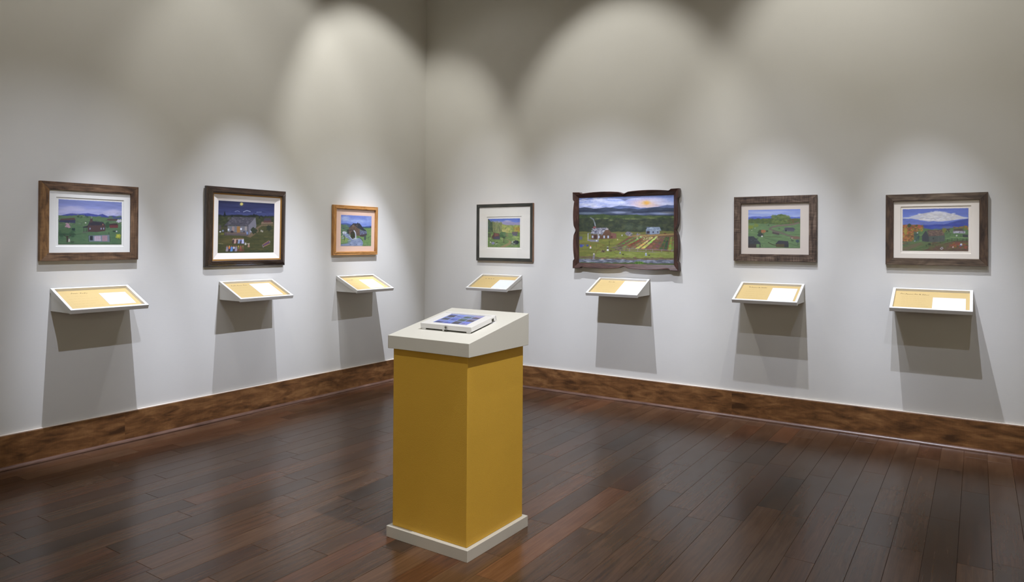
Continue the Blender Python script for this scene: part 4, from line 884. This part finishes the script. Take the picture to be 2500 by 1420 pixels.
GS = 'slanted label stands under the paintings'
def label_stand(side, s0, s1, ztop, zbot, card, words, lines, label, seed):
    W = s1 - s0; cx = (s0 + s1) / 2
    t = wall_thing(side, cx, zbot, 'label_stand', label, 'label stand', GS)
    D, dz = .268, .122
    zt = ztop - zbot; ang = math.atan2(dz, D); Ls = math.hypot(D, dz)
    e2 = Vector((0, -math.cos(ang), -math.sin(ang))); nn = Vector((0, -math.sin(ang), math.cos(ang)))
    # slope frame: x right, y down the slope, z off the surface
    X = Matrix(((1, e2.x, nn.x, 0), (0, e2.y, nn.y, 0), (0, e2.z, nn.z, 0), (0, 0, 0, 1)))
    X.translation = Vector((0, 0, zt))
    hw = W / 2; fw = .0175
    m = MB()
    def c(x, y0, y1, z): return [(-x, y0, z), (x, y0, z), (x, y1, z), (-x, y1, z)]
    A, B = c(hw, .004, Ls, 0), c(hw - fw, fw + .001, Ls - fw, 0); E = c(hw - fw, fw + .001, Ls - fw, -.020); F = c(hw, .0145, Ls, -.027); G = c(hw - fw, fw + .001, Ls - fw, -.027)
    for k in range(4):
        j = (k + 1) % 4
        m.face([A[k], A[j], B[j], B[k]]); m.face([B[k], B[j], G[j], G[k]]); m.face([G[k], G[j], F[j], F[k]]); m.face([F[k], F[j], A[j], A[k]])
    m.build('tray_frame', M_STAND, t, bevel=.0012, xf=X)
    # wedge bracket below the tray
    zb0 = 0.; ty = lambda y: zt - .0315 - y * math.tan(ang)
    yf = (zt - .0315) / math.tan(ang) - .004
    yf = min(yf, .252)
    m = MB(); m.prism([(-.0025, zb0), (-.0025, ty(.0025)), (-yf, ty(yf)), (-yf, max(zb0 - .004, ty(yf) - .003) if ty(yf) > 0 else zb0 - .004)], -hw + .004, hw - .004)
    m.build('bracket', M_STAND, t)
    iw, y0, y1 = hw - fw, fw + .001, Ls - fw
    m = MB(); m.box(-iw, iw, y0, y1, -.0215, -.0185); tp = m.build('text_panel', M_PANEL, t, xf=X)
    u0, u1, v0, v1 = card
    px = lambda u: -iw + u * 2 * iw; py = lambda v: y0 + v * (y1 - y0)
    m = MB(); m.box(px(u0), px(u1), py(v0), py(v1), -.0184, -.0176); cd = m.build('note_card', M_CARD, t, xf=X)
    rng = random.Random(seed)
    T = X @ Matrix.Translation((0, 0, -.0181))
    m = MB()
    for a, b_, vv in words: scribble(m, px(a), py(vv), (b_ - a) * 2 * iw, .0125, .0023, rng)
    m.build('title_lettering', M_INK, tp, xf=T, weld=False)
    for vv, b_ in lines:
        m = MB(); a = .1
        while a < b_ - .03:
            l = rng.uniform(.025, .06); scribble(m, px(a), py(vv), l * 2 * iw, .0042, .0010, rng); a += l + .013
        m.build('text_line', M_TEXT, tp, xf=T, weld=False)
    n = int((v1 - v0) * 11)
    for i in range(n):
        m = MB(); a = u0 + .03
        while a < u1 - .06:
            l = rng.uniform(.02, .05); scribble(m, px(a), py(v0 + (v1 - v0) * (i + 1) / (n + 1)), l * 2 * iw, .004, .0007, rng); a += l + .012
        m.build('writing_line', M_PEN, cd, xf=X @ Matrix.Translation((0, 0, -.0173)), weld=False)

body = lambda k, w=.5: [(.30 + i * (.62 / max(1, k - 1)), w if i % 3 else w * .8) for i in range(k)]
label_stand('L', -3.502, -3.031, 1.050, .908, (.555, .935, .20, .80), [(.19, .28, .16), (.31, .41, .17)], body(6), 'wall-mounted label stand below the quilts-on-a-line painting', 1)
label_stand('L', -2.352, -1.877, 1.043, .903, (.51, .92, .08, .84), [(.13, .23, .16), (.25, .34, .16), (.37, .44, .15)], body(5), 'wall-mounted label stand below the moonlit night painting', 2)
label_stand('L', -1.198, -.740, 1.042, .901, (.48, .89, .20, .84), [(.14, .33, .2)], body(5, .45), 'wall-mounted label stand below the honey-framed mill painting', 3)
label_stand('R', .733, 1.196, 1.041, .906, (.55, .985, .24, .88), [(.13, .18, .2), (.21, .26, .2), (.28, .32, .2), (.34, .38, .2)], body(6), 'wall-mounted label stand below the thin black-green framed painting', 4)
label_stand('R', 1.998, 2.466, 1.049, .912, (.53, .985, .03, .99), [(.20, .27, .14), (.29, .34, .15)], body(6, .46), 'wall-mounted label stand with the biggest white card, below the largest painting', 5)
label_stand('R', 3.220, 3.680, 1.054, .917, (.53, .945, .14, .96), [(.12, .15, .15), (.16, .27, .17), (.285, .315, .17), (.33, .43, .17)], body(6, .48), 'wall-mounted label stand below the green hill painting', 6)
label_stand('R', 4.257, 4.720, 1.052, .910, (.52, .95, .30, .90), [(.07, .13, .17), (.14, .25, .18), (.265, .32, .18), (.335, .35, .18), (.37, .465, .19)], body(7, .46), 'wall-mounted label stand below the white cloud painting, rightmost of the stands', 7)

# ---------------------------------------------------------------- pedestal
def pedestal():
    t = thing('pedestal', (2.732, -2.926, 0), 'tall mustard yellow pedestal with white sloping top and white base, standing on the wood floor', 'pedestal', None, (0, 0, -.009))
    cream = paint_mat('cap_white_paint', srgb(222, 221, 217), .5, .12, (40, 8, 90))
    base = paint_mat('base_white_paint', srgb(204, 202, 198), .5, .1)
    gold_p = paint_mat('mustard_rolled_paint', srgb(219, 174, 66), .62, .55, (420, 420, 420), .35)
    hw, hd = .234, .2345
    m = MB(); m.box(-hw, hw, -hd, hd, 0, .05); m.build('base', base, t, bevel=.0015)
    b = .0195
    m = MB(); m.box(-hw + b, hw - b, -hd + b, hd - b, .05, .87); m.build('body', gold_p, t, bevel=.003)
    c, d = .2345, .2315
    m = MB(); m.prism([(-d, .86), (d, .86), (d, 1.010), (-d, .919)], -c, c); m.build('cap', cream, t, bevel=.0015)
pedestal()

# ---------------------------------------------------------------- tablet in its lockable case
def tablet():
    ang = math.atan2(.091, .463)
    cx, cy = 2.7415, -2.943
    z = .919 + .1965 * (cy + 2.926 + .2315)
    t = thing('tablet_kiosk', (cx, cy, z), 'white locked tablet case lying on the sloping pedestal top, blue picture menu on screen', 'tablet', None, (ang, 0, -.004))
    wh = paint_mat('enclosure_white_metal', srgb(236, 236, 240), .35)
    dk = paint_mat('dark_gap', srgb(58, 56, 46), .6)
    ch = paint_mat('lock_chrome', srgb(190, 190, 190), .25); ch.node_tree.nodes['Principled BSDF'].inputs['Metallic'].default_value = .9
    W, D, h0, h1 = .1475, .0985, .007, .030
    sx0, sx1, sy0, sy1 = -.1015, .1015, -.0725, .0765
    m = MB()
    def c(x0, x1, y0, y1, zz): return [(x0, y0, zz), (x1, y0, zz), (x1, y1, zz), (x0, y1, zz)]
    A, B = c(-W, W, -D, D, h1), c(sx0, sx1, sy0, sy1, h1); E = c(sx0, sx1, sy0, sy1, h1 - .004); F = c(-W, W, -D, D, h0)
    for k in range(4):
        j = (k + 1) % 4
        m.face([A[k], A[j], B[j], B[k]]); m.face([B[k], B[j], E[j], E[k]]); m.face([F[k], F[j], A[j], A[k]])
    m.face(list(reversed(F))); m.face(E)
    m.build('case', wh, t, bevel=.0018)
    m = MB(); m.box(-W + .006, W - .008, -D + .005, D - .006, .0004, h0); m.build('mounting_plate', dk, t)
    for x in (-W + .006, -.02, W - .03):
        m = MB(); m.box(x, x + .022, -D + .001, -D + .012, .0004, .0068); m.build('foot', wh, t)
    m = MB(); m.box(W - .010, W + .006, D - .042, D - .012, .0004, .003); m.build('side_tab', wh, t)
    m = MB(); m.box(W - .001, W + .0006, D - .040, D - .024, .009, .022); m.build('cable_port', dk, t)
    m = MB(); m.box(W - .001, W + .0004, D - .0085, D - .0075, .008, .029); m.box(-W + .01, W - .015, D - .0195, D - .0185, h1 - .001, h1 + .0003); m.build('lid_seam', dk, t)
    m = MB(); n = 18
    for r0, r1, y in ((.0, .0055, -D - .0045), (.0055, .0072, -D - .0045)):
        pass
    def cyl(cx_, cz, r, y0, y1, mb):
        P = [(cx_ + r * math.cos(2 * math.pi * i / n), cz + r * math.sin(2 * math.pi * i / n)) for i in range(n)]
        mb.face([(x, y1, z_) for x, z_ in P]); 
        for i in range(n):
            (a, b_), (c_, d_) = P[i], P[(i + 1) % n]
            mb.face([(a, y0, b_), (c_, y0, d_), (c_, y1, d_), (a, y1, b_)])
    cyl(.004, .0185, .0075, -D + .001, -D - .003, m); lk = m.build('lock', ch, t)
    m = MB(); cyl(.004, .0185, .0048, -D - .003, -D - .0036, m); m.build('keyhole_plug', dk, lk)
    m = MB(); m.box(.0035, .0045, -D - .005, -D - .0036, .012, .025); m.build('keyhole', ch, lk)
    m = MB(); m.box(-.006, .012, -D - .004, -D + .002, .002, .007); m.build('latch', dk, t)
    img = pic_tablet()
    img = img[::-1]  # grid builder runs top to bottom; lay it on the case top
    H, Wd = img.shape[:2]
    o = picture(t, 'screen', (sx0 + .001, sx1 - .001, sy0 + .001, sy1 - .001), 0, img[::-1], art_mat('lit_screen', .75, .12, .45, .85))
    for v in o.data.vertices:
        x, y, z_ = v.co
        v.co = (x, z_, h1 - .0032)
tablet()
